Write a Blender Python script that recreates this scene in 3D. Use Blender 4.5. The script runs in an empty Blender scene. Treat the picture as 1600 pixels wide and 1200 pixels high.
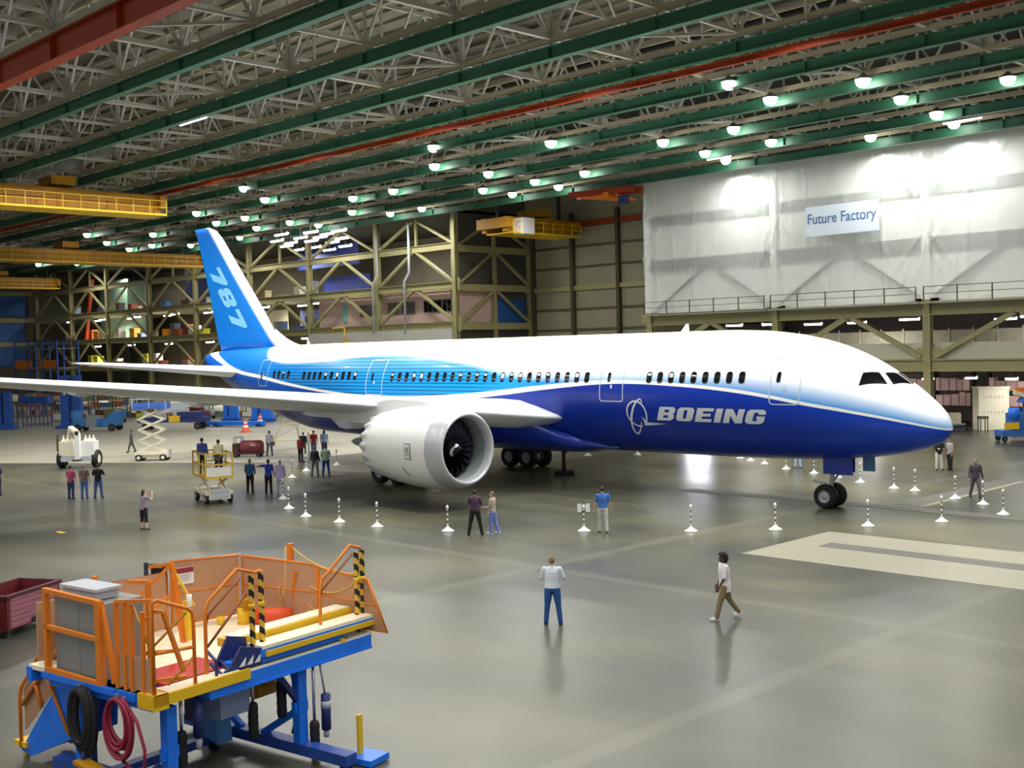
import bpy, bmesh, math, random
from mathutils import Vector, Matrix
from math import sin, cos, pi, radians, sqrt, atan2
random.seed(7)
SC = bpy.context.scene
COL = SC.collection

# ------------------------------------------------------------------ camera
def camera():
    yaw, pitch, roll = radians(45.398), radians(-1.8095), radians(-1.3984)
    f = Vector((-sin(yaw)*cos(pitch), cos(yaw)*cos(pitch), sin(pitch)))
    rt = Vector((cos(yaw), sin(yaw), 0)); up = rt.cross(f)
    r2 = rt*cos(roll)+up*sin(roll); u2 = up*cos(roll)-rt*sin(roll)
    cd = bpy.data.cameras.new('camera'); co = bpy.data.objects.new('camera', cd); COL.objects.link(co)
    M = Matrix(((r2.x, u2.x, -f.x, 20.046), (r2.y, u2.y, -f.y, -43.943), (r2.z, u2.z, -f.z, 7.140), (0, 0, 0, 1)))
    co.matrix_world = M
    cd.sensor_width = 36; cd.lens = 1801.57/1600*36; cd.clip_end = 1000; cd.clip_start = .1
    SC.camera = co
camera()

# ------------------------------------------------------------------ world, hall lamps, exposure
W = bpy.data.worlds.new('World'); SC.world = W; W.use_nodes = True
W.node_tree.nodes['Background'].inputs[0].default_value = (.95, .97, 1.0, 1)
W.node_tree.nodes['Background'].inputs[1].default_value = .34
vs = SC.view_settings
vs.view_transform = 'Standard'; vs.look = 'None'; vs.exposure = 0.0; vs.gamma = 1.0; vs.use_curve_mapping = False
LAMP_W = 560.0

def hall_light(x, y, z, power, size=.6, spread=150, col=(1, .98, .93)):
    ld = bpy.data.lights.new('lamp_or_fill_light', 'AREA'); ld.shape = 'DISK'; ld.size = size; ld.energy = power
    ld.color = col; ld.spread = radians(spread)
    lo = bpy.data.objects.new('lamp_or_fill_light', ld); COL.objects.link(lo); lo.location = (x, y, z)
    return lo
# rows of the same lamps continue over the camera and behind it
for yy in (-26.5, -33, -40, -47, -54):
    for xx in range(-70, 41, 13):
        hall_light(xx, yy, 21.6, LAMP_W*.6)
# unseen lamps added over the aircraft to brighten its top, no fixtures
for yy in (-12.2, -6.0, .25, 6.5):
    for k in range(6):
        hall_light(-60.65+13*k, yy, 21.5, LAMP_W*2.1, .7, 160)
# extra unseen lights behind the last beam, added for hot spots on the plastic
for xx in (-34.2, -21.6, -15.4, -3.0):
    hall_light(xx, 35.35, 20.95, 170, .4, 165)
# fill lights added to brighten the mezzanines, apart from their strip lights
for xx in (-160, -143, -126, -109, -92, -78): hall_light(xx, 41.5, 12.9, 1100, 2, 170); hall_light(xx+5, 42, 8.8, 1100, 2, 170); hall_light(xx+2, 42, 4.9, 900, 2, 170); hall_light(xx, 44, 20.5, 1300, 2, 170)
for xx in (-36, -25, -12): hall_light(xx, 40.5, 8.7, 420, 2, 170)
for xx in (-26, -13): hall_light(xx, 42, 4.5, 380, 1.5, 170)

# ------------------------------------------------------------------ helpers
def lin(c):
    c = c/255.0
    return c/12.92 if c <= .04045 else ((c+.055)/1.055)**2.4
def rgb(r, g, b): return (lin(r), lin(g), lin(b), 1)
MATS = {}
def mat(name, col, rough=.5, metal=0, var=.12, scale=3.0, emit=0, coat=0, spec=None):
    if name in MATS: return MATS[name]
    m = bpy.data.materials.new(name); m.use_nodes = True; nt = m.node_tree; b = nt.nodes['Principled BSDF']
    c = rgb(*col)
    b.inputs['Roughness'].default_value = rough; b.inputs['Metallic'].default_value = metal
    if coat: b.inputs['Coat Weight'].default_value = coat; b.inputs['Coat Roughness'].default_value = .06
    if spec is not None: b.inputs['Specular IOR Level'].default_value = spec
    if var:
        tc = nt.nodes.new('ShaderNodeTexCoord'); nz = nt.nodes.new('ShaderNodeTexNoise'); nz.inputs['Scale'].default_value = scale
        nz.inputs['Detail'].default_value = 3
        nt.links.new(tc.outputs['Object'], nz.inputs['Vector'])
        mx = nt.nodes.new('ShaderNodeMix'); mx.data_type = 'RGBA'
        mx.inputs[6].default_value = tuple(x*(1-var) for x in c[:3])+(1,)
        mx.inputs[7].default_value = tuple(min(1, x*(1+var)) for x in c[:3])+(1,)
        nt.links.new(nz.outputs['Fac'], mx.inputs[0]); nt.links.new(mx.outputs[2], b.inputs['Base Color'])
    else:
        b.inputs['Base Color'].default_value = c
    if emit:
        b.inputs['Emission Color'].default_value = c; b.inputs['Emission Strength'].default_value = emit
    m.diffuse_color = c
    MATS[name] = m
    return m

class MB:
    """collects faces, then links them as ONE mesh object"""
    def __init__(s): s.v = []; s.f = []; s.m = []; s.sm = []
    def add(s, vs_, fs_, m=0, smooth=False):
        o = len(s.v); s.v += [tuple(v) for v in vs_]
        for f in fs_: s.f.append(tuple(i+o for i in f)); s.m.append(m); s.sm.append(smooth)
        return s
    def box(s, c, d, rot=None, m=0):
        hx, hy, hz = d[0]/2, d[1]/2, d[2]/2
        P = [Vector((x, y, z)) for x in (-hx, hx) for y in (-hy, hy) for z in (-hz, hz)]
        if rot is not None: P = [rot @ p for p in P]
        c = Vector(c)
        return s.add([p+c for p in P], [(0, 1, 3, 2), (4, 6, 7, 5), (0, 4, 5, 1), (2, 3, 7, 6), (0, 2, 6, 4), (1, 5, 7, 3)], m)
    def bb(s, x0, x1, y0, y1, z0, z1, m=0):
        return s.box(((x0+x1)/2, (y0+y1)/2, (z0+z1)/2), (abs(x1-x0), abs(y1-y0), abs(z1-z0)), None, m)
    def bar(s, a, b, w, h=None, m=0, up=(0, 0, 1)):
        a = Vector(a); b = Vector(b); d = b-a
        if d.length < 1e-6: return s
        h = w if h is None else h
        z = d.normalized(); u = Vector(up)
        if abs(z.dot(u)) > .98: u = Vector((1, 0, 0))
        x = u.cross(z).normalized(); y = z.cross(x)
        P = []
        for q in (a, b):
            for sx, sy in ((-1, -1), (1, -1), (1, 1), (-1, 1)): P.append(q+x*sx*w/2+y*sy*h/2)
        return s.add(P, [(3, 2, 1, 0), (4, 5, 6, 7), (0, 1, 5, 4), (1, 2, 6, 5), (2, 3, 7, 6), (3, 0, 4, 7)], m)
    def tube(s, path, r, n=8, m=0, cap=True, smooth=True):
        path = [Vector(p) for p in path]; rs = r if isinstance(r, (list, tuple)) else [r]*len(path)
        up = Vector((0, 0, 1)); rings = []; x = None
        for i, p in enumerate(path):
            if i == 0: t = path[1]-p
            elif i == len(path)-1: t = p-path[i-1]
            else: t = (path[i+1]-p).normalized()+(p-path[i-1]).normalized()
            t = t.normalized() if t.length > 1e-9 else Vector((0, 0, 1))
            if x is None:
                x = t.cross(up)
                if x.length < .05: x = t.cross(Vector((1, 0, 0)))
            x = (x-t*x.dot(t)).normalized(); y = t.cross(x)
            rings.append([p+(x*cos(2*pi*k/n)+y*sin(2*pi*k/n))*rs[i] for k in range(n)])
        V = [q for R_ in rings for q in R_]; F = []
        for i in range(len(path)-1):
            for k in range(n): F.append((i*n+k, i*n+(k+1) % n, (i+1)*n+(k+1) % n, (i+1)*n+k))
        s.add(V, F, m, smooth)
        if cap: s.add(rings[0][::-1], [tuple(range(n))], m); s.add(rings[-1], [tuple(range(n))], m)
        return s
    def cyl(s, a, b, r, n=16, m=0): return s.tube([a, b], r, n, m)
    def lathe(s, prof, o=(0, 0, 0), axis='z', n=32, m=0, smooth=True, mf=None):
        """prof: list of (h, r) along the axis"""
        o = Vector(o); V = []; F = []
        for h, r in prof:
            for k in range(n):
                a = 2*pi*k/n; c_, s_ = r*cos(a), r*sin(a)
                V.append(o+{'z': Vector((c_, s_, h)), 'x': Vector((h, c_, s_)), 'y': Vector((s_, h, c_))}[axis])
        for i in range(len(prof)-1):
            fs_ = [(i*n+k, i*n+(k+1) % n, (i+1)*n+(k+1) % n, (i+1)*n+k) for k in range(n)]
            o0 = len(s.v)
            F.append((fs_, mf(i) if mf else m))
        off = len(s.v); s.v += [tuple(v) for v in V]
        for fs_, mi in F:
            for f in fs_: s.f.append(tuple(q+off for q in f)); s.m.append(mi); s.sm.append(smooth)
        return s
    def prism(s, poly, d, m=0):
        """poly: 3-D outline, swept by vector d"""
        d = Vector(d); P = [Vector(p) for p in poly]; n = len(P)
        s.add(P+[p+d for p in P], [tuple(range(n))[::-1], tuple(range(n, 2*n))]+[(i, (i+1) % n, (i+1) % n+n, i+n) for i in range(n)], m)
        return s
    def grid(s, fn, nu, nv, m=0, smooth=True):
        V = [fn(i/nu, j/nv) for i in range(nu+1) for j in range(nv+1)]
        F = [(i*(nv+1)+j, (i+1)*(nv+1)+j, (i+1)*(nv+1)+j+1, i*(nv+1)+j+1) for i in range(nu) for j in range(nv)]
        return s.add(V, F, m, smooth)
    def build(s, name, mats, parent=None, fix=True, loc=None, rotz=0):
        me = bpy.data.meshes.new(name); me.from_pydata(s.v, [], s.f)
        if not isinstance(mats, (list, tuple)): mats = [mats]
        for x in mats: me.materials.append(x)
        me.polygons.foreach_set('material_index', s.m); me.polygons.foreach_set('use_smooth', s.sm)
        if fix:
            bm = bmesh.new(); bm.from_mesh(me); bmesh.ops.remove_doubles(bm, verts=bm.verts, dist=1e-5)
            bmesh.ops.recalc_face_normals(bm, faces=bm.faces); bm.to_mesh(me); bm.free()
        me.update()
        o = bpy.data.objects.new(name, me); COL.objects.link(o)
        if parent is not None: o.parent = parent
        if loc is not None: o.location = loc
        if rotz: o.rotation_euler = (0, 0, rotz)
        return o

def tag(o, label, cat, group=None, kind=None):
    if label: o['label'] = label
    if cat: o['category'] = cat
    if group: o['group'] = group
    if kind: o['kind'] = kind
    return o
def thing(name, label, cat, loc=(0, 0, 0), rotz=0, group=None):
    o = bpy.data.objects.new(name, None); COL.objects.link(o); o.location = loc; o.rotation_euler = (0, 0, rotz)
    o.empty_display_size = .2
    return tag(o, label, cat, group)
def struct(o): o['kind'] = 'structure'; return o
KIDS = {}
def dup(root, loc, rotz=None, label=None):
    r = root.copy(); COL.objects.link(r); r.location = loc
    if rotz is not None: r.rotation_euler = (0, 0, rotz)
    if label: r['label'] = label
    for ch in [c for c in bpy.data.objects if c.parent == root]:
        c = ch.copy(); COL.objects.link(c); c.parent = r
        for g in [q for q in bpy.data.objects if q.parent == ch]:
            d = g.copy(); COL.objects.link(d); d.parent = c
    return r
def smoothstep(t): t = max(0, min(1, t)); return t*t*(3-2*t)
# ------------------------------------------------------------------ materials
M_OLIVE = mat('olive_steel', (160, 154, 108), .55, 0, .1, 2)
M_OLIVE2 = mat('olive_cladding', (148, 144, 120), .65, 0, .08, 1)
M_DARKOL = mat('dark_olive_steel', (84, 80, 58), .6)
M_GREEN = mat('green_beam_paint', (52, 108, 80), .5, 0, .1, 1)
M_RED = mat('red_beam_paint', (158, 54, 0), .6, 0, .12, 1)
M_TRUSS = mat('pale_truss_paint', (188, 184, 172), .6, 0, .08, 2)
M_CHORD = mat('tan_chord_paint', (168, 160, 132), .6, 0, .12, 2)
M_DECK = mat('roof_deck', (132, 128, 112), .85, 0, .16, .5)
M_LAMP = mat('lamp_glow', (255, 255, 248), .4, 0, 0, emit=30)
M_TUBE = mat('tube_glow', (255, 250, 250), .4, 0, 0, emit=14)
M_SHADE = mat('lamp_shade_metal', (150, 150, 145), .4, .6)
M_YEL = mat('crane_yellow', (186, 132, 8), .5, 0, .15, 2)
M_YEL2 = mat('safety_yellow', (235, 190, 30), .45, 0, .08, 4)
M_ORANGE = mat('orange_rail_paint', (230, 130, 30), .5, 0, .08, 4)
M_ORGPANEL = mat('orange_mesh_panel', (190, 146, 112), .6, 0, .08, 12)
M_BLUE = mat('platform_blue', (30, 124, 246), .4, 0, .08, 4)
M_BLUE2 = mat('jack_blue', (28, 82, 170), .5, 0, .12, 3)
M_NAVY = mat('navy_steel', (36, 50, 110), .5, 0, .1, 4)
M_WHITE = mat('white_paint', (238, 238, 234), .4, 0, .03, 3)
M_CREAM = mat('cream_paint', (226, 220, 196), .5, 0, .05, 3)
M_BLACK = mat('black_rubber', (24, 24, 26), .7, 0, .1, 6)
M_DGREY = mat('dark_grey_steel', (66, 68, 72), .5, 0, .1, 4)
M_GREY = mat('grey_steel', (132, 138, 146), .45, .1, .08, 3)
M_LGREY = mat('light_grey_paint', (186, 190, 196), .45, 0, .06, 3)
M_CHROME = mat('bright_metal', (200, 200, 205), .25, .9, .03, 3)
M_MAROON = mat('maroon_paint', (108, 34, 42), .5, 0, .15, 3)
M_PLUM = mat('faded_maroon_panel', (160, 98, 112), .6, 0, .1, 3)
M_WOOD = mat('plywood_deck', (252, 240, 208), .55, 0, .04, 2)
M_PINK = mat('pink_office_panel', (206, 178, 168), .6, 0, .05, .5)
M_BLUEP = mat('blue_wall_panel', (40, 96, 170), .55, 0, .12, .5)
M_SLAB = mat('floor_slab_edge', (150, 146, 124), .7, 0, .1, 1)
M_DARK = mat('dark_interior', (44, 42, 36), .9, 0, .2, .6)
M_GLASSD = mat('dark_window_glass', (14, 15, 18), .12, 0, 0)
M_REDP = mat('red_paint', (190, 36, 26), .5, 0, .1, 4)
M_TAN = mat('tan_board', (196, 186, 160), .6, 0, .1, 3)

# ------------------------------------------------------------------ hall: floor
def floor_material():
    m = bpy.data.materials.new('polished_concrete'); m.use_nodes = True; nt = m.node_tree; L = nt.links; N = nt.nodes
    b = N['Principled BSDF']; geo = N.new('ShaderNodeNewGeometry')
    def noise(scale, detail, rough, stretch=(1, 1, 1), dist=0):
        mp = N.new('ShaderNodeMapping'); mp.inputs['Scale'].default_value = stretch
        L.new(geo.outputs['Position'], mp.inputs['Vector'])
        n = N.new('ShaderNodeTexNoise'); n.inputs['Scale'].default_value = scale; n.inputs['Detail'].default_value = detail
        n.inputs['Roughness'].default_value = rough; n.inputs['Distortion'].default_value = dist
        L.new(mp.outputs['Vector'], n.inputs['Vector']); return n.outputs['Fac']
    def ramp(fac, stops):
        r = N.new('ShaderNodeValToRGB'); e = r.color_ramp.elements
        while len(e) < len(stops): e.new(.5)
        for q, (p, c) in zip(e, stops): q.position = p; q.color = c
        L.new(fac, r.inputs['Fac']); return r.outputs['Color']
    def mix(fac, a, c, mode='MIX'):
        x = N.new('ShaderNodeMix'); x.data_type = 'RGBA'; x.blend_type = mode
        if isinstance(fac, float): x.inputs[0].default_value = fac
        else: L.new(fac, x.inputs[0])
        for i, q in ((6, a), (7, c)):
            if isinstance(q, tuple): x.inputs[i].default_value = q
            else: L.new(q, x.inputs[i])
        return x.outputs[2]
    def math_(op, a, c=None):
        x = N.new('ShaderNodeMath'); x.operation = op
        for i, q in enumerate((a, c)):
            if q is None: continue
            if isinstance(q, (int, float)): x.inputs[i].default_value = q
            else: L.new(q, x.inputs[i])
        return x.outputs[0]
    sep = N.new('ShaderNodeSeparateXYZ'); L.new(geo.outputs['Position'], sep.inputs[0]); X, Y = sep.outputs[0], sep.outputs[1]
    c1 = ramp(noise(.13, 3, .45), [(.3, rgb(78, 79, 72)), (.5, rgb(98, 97, 78)), (.7, rgb(114, 110, 84))])
    c2 = ramp(noise(.45, 3, .45, (.3, 1, 1)), [(.3, (.72, .72, .72, 1)), (.6, (1, 1, 1, 1)), (.75, (1.08, 1.07, 1.04, 1))])
    c = mix(1.0, c1, c2, 'MULTIPLY')
    c3 = ramp(noise(.09, 3, .45, (1, .5, 1)), [(.36, (.62, .65, .72, 1)), (.58, (1, 1, 1, 1))])
    c = mix(1.0, c, c3, 'MULTIPLY')
    c4 = ramp(noise(2.2, 5, .65, (.25, 1, 1)), [(.3, (.86, .86, .85, 1)), (.62, (1.0, 1.0, 1.0, 1))])
    c = mix(1.0, c, c4, 'MULTIPLY')
    # slab joints
    def joint(co, step, off, w):
        u = math_('ABSOLUTE', math_('SUBTRACT', math_('MODULO', math_('ADD', co, 1000+off), step), step/2))
        return math_('LESS_THAN', u, w)
    j = math_('MAXIMUM', joint(X, 6.5, 1.4, .035), joint(Y, 6.22, 2.2, .035))
    c = mix(math_('MULTIPLY', j, .16), c, rgb(84, 82, 68))
    # pale worn traffic lanes along the slabs
    def lane(co, at, w):
        u = math_('ABSOLUTE', math_('SUBTRACT', co, at)); r = N.new('ShaderNodeMapRange'); r.inputs[1].default_value = w; r.inputs[2].default_value = w*.6
        r.clamp = True; L.new(u, r.inputs[0]); return r.outputs[0]
    ln = math_('MAXIMUM', lane(X, -5.9, .35), math_('MAXIMUM', lane(Y, -17.3, .3), lane(X, 6.7, .3)))
    c = mix(math_('MULTIPLY', ln, .13), c, rgb(160, 155, 132))
    # unsealed pale slab beyond the tail
    edge = math_('LESS_THAN', math_('SUBTRACT', X, math_('MULTIPLY', Y, 1.5)), -41.6)
    edge = math_('MULTIPLY', edge, math_('LESS_THAN', X, -45.0))
    pale = ramp(noise(.3, 5, .6), [(.3, rgb(150, 146, 130)), (.7, rgb(166, 162, 146))])
    c = mix(edge, c, pale)
    L.new(c, b.inputs['Base Color'])
    rr = N.new('ShaderNodeMapRange'); rr.inputs[3].default_value = .24; rr.inputs[4].default_value = .36
    L.new(noise(.25, 2, .5), rr.inputs[0])
    rg = N.new('ShaderNodeMix'); rg.data_type = 'FLOAT'; L.new(edge, rg.inputs[0]); L.new(rr.outputs[0], rg.inputs[2]); rg.inputs[3].default_value = .5
    L.new(rg.outputs[0], b.inputs['Roughness'])
    b.inputs['Specular IOR Level'].default_value = .38
    return m
M_FLOOR = floor_material()
struct(MB().bb(-260, 70, -75, 150, -.4, 0).build('floor', M_FLOOR))
# pale floor slabs and covered trenches let into the floor
M_PALE = mat('pale_concrete', (148, 144, 126), .35, 0, .06, 1)
M_TRENCH = mat('trench_cover', (92, 90, 82), .5, 0, .1, 1)
struct(MB().bb(-2.2, 12, -11.3, -5.6, -.05, .006).build('floor_panel', M_PALE))
struct(MB().bb(-.9, 12, -8.6, -7.7, -.05, .012).build('floor_panel', M_TRENCH))
struct(MB().bb(-2.6, -2.3, 2.4, 13, -.05, .006).build('floor_panel', M_PALE))
struct(MB().bb(-3.7, -2.6, 2.4, 13, -.05, .010).build('floor_panel', M_TRENCH))
struct(MB().bb(-14, 12, .9, 1.9, -.05, .010).build('floor_panel', M_TRENCH))

# ------------------------------------------------------------------ hall: roof
GRID = [-21.5+6.22*k for k in range(10)]           # beam lines along the hall
NODE = [-18.4+6.5*k for k in range(-26, 6)]        # truss nodes
X0, X1 = NODE[0], NODE[-1]
def ibeam(mb, x0, x1, y, z0, h, w, m=0):
    mb.bb(x0, x1, y-w/2, y+w/2, z0, z0+.05, m); mb.bb(x0, x1, y-w/2, y+w/2, z0+h-.05, z0+h, m); mb.bb(x0, x1, y-.02, y+.02, z0+.05, z0+h-.05, m)
    x = x0
    while x < x1:
        mb.bb(x-.01, x+.01, y-w/2+.01, y+w/2-.01, z0+.05, z0+h-.05, m); x += 6.5
for k, y in enumerate(GRID):
    b = MB()
    if k == 0: ibeam(b, X0, X1, y, 20.5, 1.15, .62); struct(b.build('ceiling_beam', M_RED))
    else: ibeam(b, X0, X1, y, 21.0, .62, .40); struct(b.build('ceiling_beam', M_GREEN))
b = MB(); ibeam(b, X0, X1, GRID[4]+.35, 20.62, .34, .22); struct(b.build('ceiling_beam', M_RED))
ZB, ZT = 21.95, 26.6
def truss_line(y, gusset):
    b = MB()
    b.bar((X0, y, ZB), (X1, y, ZB), .20, .28, 1); b.bar((X0, y, ZT), (X1, y, ZT), .2, .2, 1)
    for i, x in enumerate(NODE):
        b.bar((x, y, ZB), (x, y, ZT), .13, .13, 0)
        b.bar((x, y, 21.6), (x, y, ZB), .10, .10, 0)
        if i+1 < len(NODE):
            xm = x+3.25
            b.bar((x, y, ZB), (xm, y, ZT), .12, .12, 0); b.bar((xm, y, ZT), (NODE[i+1], y, ZB), .12, .12, 0)
            b.bar((xm-1.6, y, 21.62), (xm-1.6, y, 21.9), .09, .09, 1); b.bar((xm+1.6, y, 21.62), (xm+1.6, y, 21.9), .09, .09, 1)
        if (i+gusset) % 4 == 0:
            b.prism([(x-.75, y-.03, ZB+.1), (x+.75, y-.03, ZB+.1), (x+.45, y-.03, ZB+.9), (x, y-.03, ZB+1.15), (x-.45, y-.03, ZB+.9)], (0, .06, 0), 0)
    struct(b.build('ceiling_truss', [M_TRUSS, M_CHORD]))
for k, y in enumerate(GRID): truss_line(y, k*2)
for i, x in enumerate(NODE):                       # cross frames, one per node line
    b = MB(); big = i % 2 == 0
    ya, yb = GRID[0]-6.22, GRID[-1]+1.5
    w = .24 if big else .15
    b.bar((x, ya, ZB+.12), (x, yb, ZB+.12), w, w, 0); b.bar((x, ya, ZT), (x, yb, ZT), .2, .2, 0)
    for k in range(-1, 9):
        y = GRID[0]+6.22*k; ym = y+3.11
        if big: b.bar((x, y, ZB+.1), (x, ym, ZT), .11, .11, 0); b.bar((x, ym, ZT), (x, y+6.22, ZB+.1), .11, .11, 0)
    struct(b.build('ceiling_truss', [M_TRUSS]))
for i in range(len(NODE)-1):                       # level bracing in plan, bay by bay
    b = MB()
    for k in range(-1, 9):
        y = GRID[0]+6.22*k
        if (i+2*k) % 4 == 0: b.bar((NODE[i], y, ZB+.05), (NODE[i+1], y+6.22, ZB+.05), .13, .13)
    struct(b.build('ceiling_bracing', M_TRUSS))
b = MB(); b.bb(X0-4, X1+4, -30, 75, 27.3, 27.6)
y = -30
while y < 75: b.bb(X0-4, X1+4, y-.04, y+.04, 27.1, 27.3); y += 1.55
struct(b.build('ceiling', M_DECK))
M_DUCT = mat('duct_metal', (168, 176, 176), .4, .3, .08, 1)
for (xx, yy, zz) in ((-62, -8, 25.3), (-90, 2, 25.0), (-40, 8, 25.6), (-110, 14, 25.2)):
    struct(MB().tube([(xx-14, yy, zz), (xx+14, yy, zz)], .55, 12).build('ceiling_duct', M_DUCT))
M_ROOFSHADE = mat('roof_shade_colour', (52, 50, 44), .9, 0, .2, 1)
struct(MB().bb(-60, 10, 17.5, 36, 26.7, 26.9).build('ceiling_shade_sheet', M_ROOFSHADE))  # dark sheet under the deck, roof shade put into its colour
# ------------------------------------------------------------------ hall: ceiling lamps (each with its own light)
def make_lamp():
    t = thing('ceiling_light', 'x', 'light')
    MB().lathe([(.10, .46), (.16, .42), (.34, .2), (.5, .0), (.46, .0), (.3, .18), (.12, .40)], n=16).build('lamp_shade', M_SHADE, t)
    MB().lathe([(-.34, .0), (-.30, .2), (-.18, .34), (-.02, .40), (.1, .36)], n=16).build('lamp_lens', M_LAMP, t)
    MB().bar((0, 0, .6), (0, 0, 1.3), .04).build('hanger', M_SHADE, t)
    return t
LAMPS = {12.2: [-18.5, -44.5, -70.5], 17.9: [-13.2, -19.4, -38, -51, -76, -89, -115, -141], 24.3: [-7.5, -14.1, -26.5, -32.7, -51.4, -64.3, -70.5, -90, -96, -110.8, -123.3, -149],
         30.9: [-14.9, -27.7, -33.7, -46.3, -52.3, -59.1, -79.5, -91.2, -98.2, -123.9, -130.4, -161], 35.3: [-2.6, -15.7, -22, -34.8, -53.5, -59.6, -73.2, -78.5, -91.9, -109.1, -121.5, -157]}
ORD = ['first', 'second', 'third', 'fourth', 'fifth', 'sixth', 'seventh', 'eighth', 'ninth', 'tenth', 'eleventh', 'twelfth', 'thirteenth', 'fourteenth', 'fifteenth', 'sixteenth', 'seventeenth', 'eighteenth', 'nineteenth', 'twentieth']
ORD += ['twenty-'+q for q in ORD[:9]]
ROWN = {12.2: 'sparse row nearest the red rail', 17.9: 'row under the middle green beams', 24.3: 'third row from the far wall', 30.9: 'second row from the far wall', 35.3: 'row along the far wall'}
lamp0 = None
for yy, xs in LAMPS.items():
    for i, xx in enumerate(xs):
        k_ = .953 if yy < 35 else .974
        zl = 21.3 if yy < 35 else 21.62
        xl, yl = 20.05+(xx-20.05)*k_, -43.94+(yy+43.94)*k_
        lb = 'round high bay lamp, %s from right, %s' % (ORD[i], ROWN[yy])
        if lamp0 is None: lamp0 = make_lamp(); lamp0.location = (xl, yl, zl); lamp0['label'] = lb; lamp0['group'] = 'high bay lamps'
        else: dup(lamp0, (xl, yl, zl), label=lb)
        hall_light(xl, yl, zl-(.62 if yy > 35 else .1), LAMP_W*(1.15 if yy > 35 else 2.2 if yy > 30 else 1.3 if xx > -80 else 1.8), .7, 178)
def strip_light(x, y, z, ln, ang=0, label='', group='fluorescent strip lights', w=.2, hang=.3):
    t = thing('strip_light', label, 'light', (x, y, z), ang, group)
    MB().bb(-ln/2, ln/2, -w/2, w/2, .03, .14).build('housing', M_SHADE, t)
    MB().tube([(-ln/2, 0, 0), (ln/2, 0, 0)], w*.32, 8).build('tube', M_TUBE, t)
    if hang: MB().bar((0, 0, .1), (0, 0, hang), .05).build('hanger', M_SHADE, t)
    return t
strip_light(-42.1, -8.75, 21.1, 2.9, 0, 'long lit strip light under the second green beam, alone over the tail side', w=.42, hang=5.9)
strip_light(-13.6, 31.9, 21.5, 2.6, 0, 'lit strip light beside a round lamp above the plastic wall, right one', hang=5.5)
strip_light(-32.6, 31.2, 21.5, 2.2, 0, 'lit strip light beside a round lamp above the plastic wall, left one', hang=5.5)

# ------------------------------------------------------------------ hall: far wall (steel frame with mezzanine behind)
YW = 37.0
COLX = [-18.6-13.0*k for k in range(0, 13)]
COLX = [-18.6, -31.4, -44.3, -70.1, -83.2, -96.5, -109.8, -123.7, -137, -150.5, -163.5, -177]
def hcol(mb, x, y, z0, z1, w=.5, m=0):
    mb.bb(x-w/2, x+w/2, y-w/2, y-w/2+.06, z0, z1, m); mb.bb(x-w/2, x+w/2, y+w/2-.06, y+w/2, z0, z1, m); mb.bb(x-.03, x+.03, y-w/2, y+w/2, z0, z1, m)
def lbl_bay(i): return
for x in COLX:
    b = MB(); hcol(b, x, YW, 0, 21.6 if x <= -70 else 9.9, .55)
    if x <= -70: b.bb(x-.8, x+.8, YW-.05, YW+.05, 9.0, 10.6); b.bb(x-.7, x+.7, YW-.05, YW+.05, 13.3, 14.6)
    else: b.bb(x-.9, x+.9, YW-.05, YW+.05, 4.9, 6.4); b.bb(x-.9, x+.9, YW-.05, YW+.05, 9.0, 10.0)
    struct(b.build('wall_column', M_OLIVE))
LV = (5.4, 9.7, 13.9, 18.0)
for i in range(3, len(COLX)-1):
    xa, xb = COLX[i+1], COLX[i]; xm = (xa+xb)/2
    for z in LV:
        b = MB(); b.bb(xa, xb, YW-.2, YW+.2, z-.36, z-.30); b.bb(xa, xb, YW-.2, YW+.2, z+.30, z+.36); b.bb(xa, xb, YW-.03, YW+.03, z-.3, z+.3)
        struct(b.build('wall_beam', M_OLIVE))
    b = MB()
    for z0, z1, up in ((13.9, 18.0, 1), (9.7, 13.9, 1), (5.4, 9.7, 1), (18.0, 21.4, 1)):
        b.bar((xa+.3, YW, z0+.3), (xm-.3, YW, z1-.3), .30, .26); b.bar((xb-.3, YW, z0+.3), (xm+.3, YW, z1-.3), .30, .26)
    struct(b.build('wall_brace', M_OLIVE))
    if i % 2: struct(MB().bar((xm, YW+.3, 18), (xm, YW+.3, 21.4), .25).build('wall_post', M_OLIVE))
# mezzanine slabs and dark back wall behind the frame
for z in (5.4, 9.7, 13.9):
    struct(MB().bb(-177, -71, YW+.6, 54, z-.2, z+.1).build('floor_mezzanine', M_SLAB))
M_BACKW = mat('shed_back_wall', (124, 116, 100), .9, 0, .35, .3)
struct(MB().bb(-178, -71, 54, 54.3, 0, 22).build('wall_back', M_BACKW))
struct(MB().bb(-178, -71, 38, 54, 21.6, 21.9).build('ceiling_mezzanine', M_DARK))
# hanging drain pipes on the frame
for x in (-77.0, -82.6):
    struct(MB().tube([(x, YW-.5, 21), (x, YW-.5, 15.6), (x-.9, YW-.5, 14.6), (x-.9, YW-.5, 9)], .13, 8).build('wall_pipe', M_LGREY))
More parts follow.
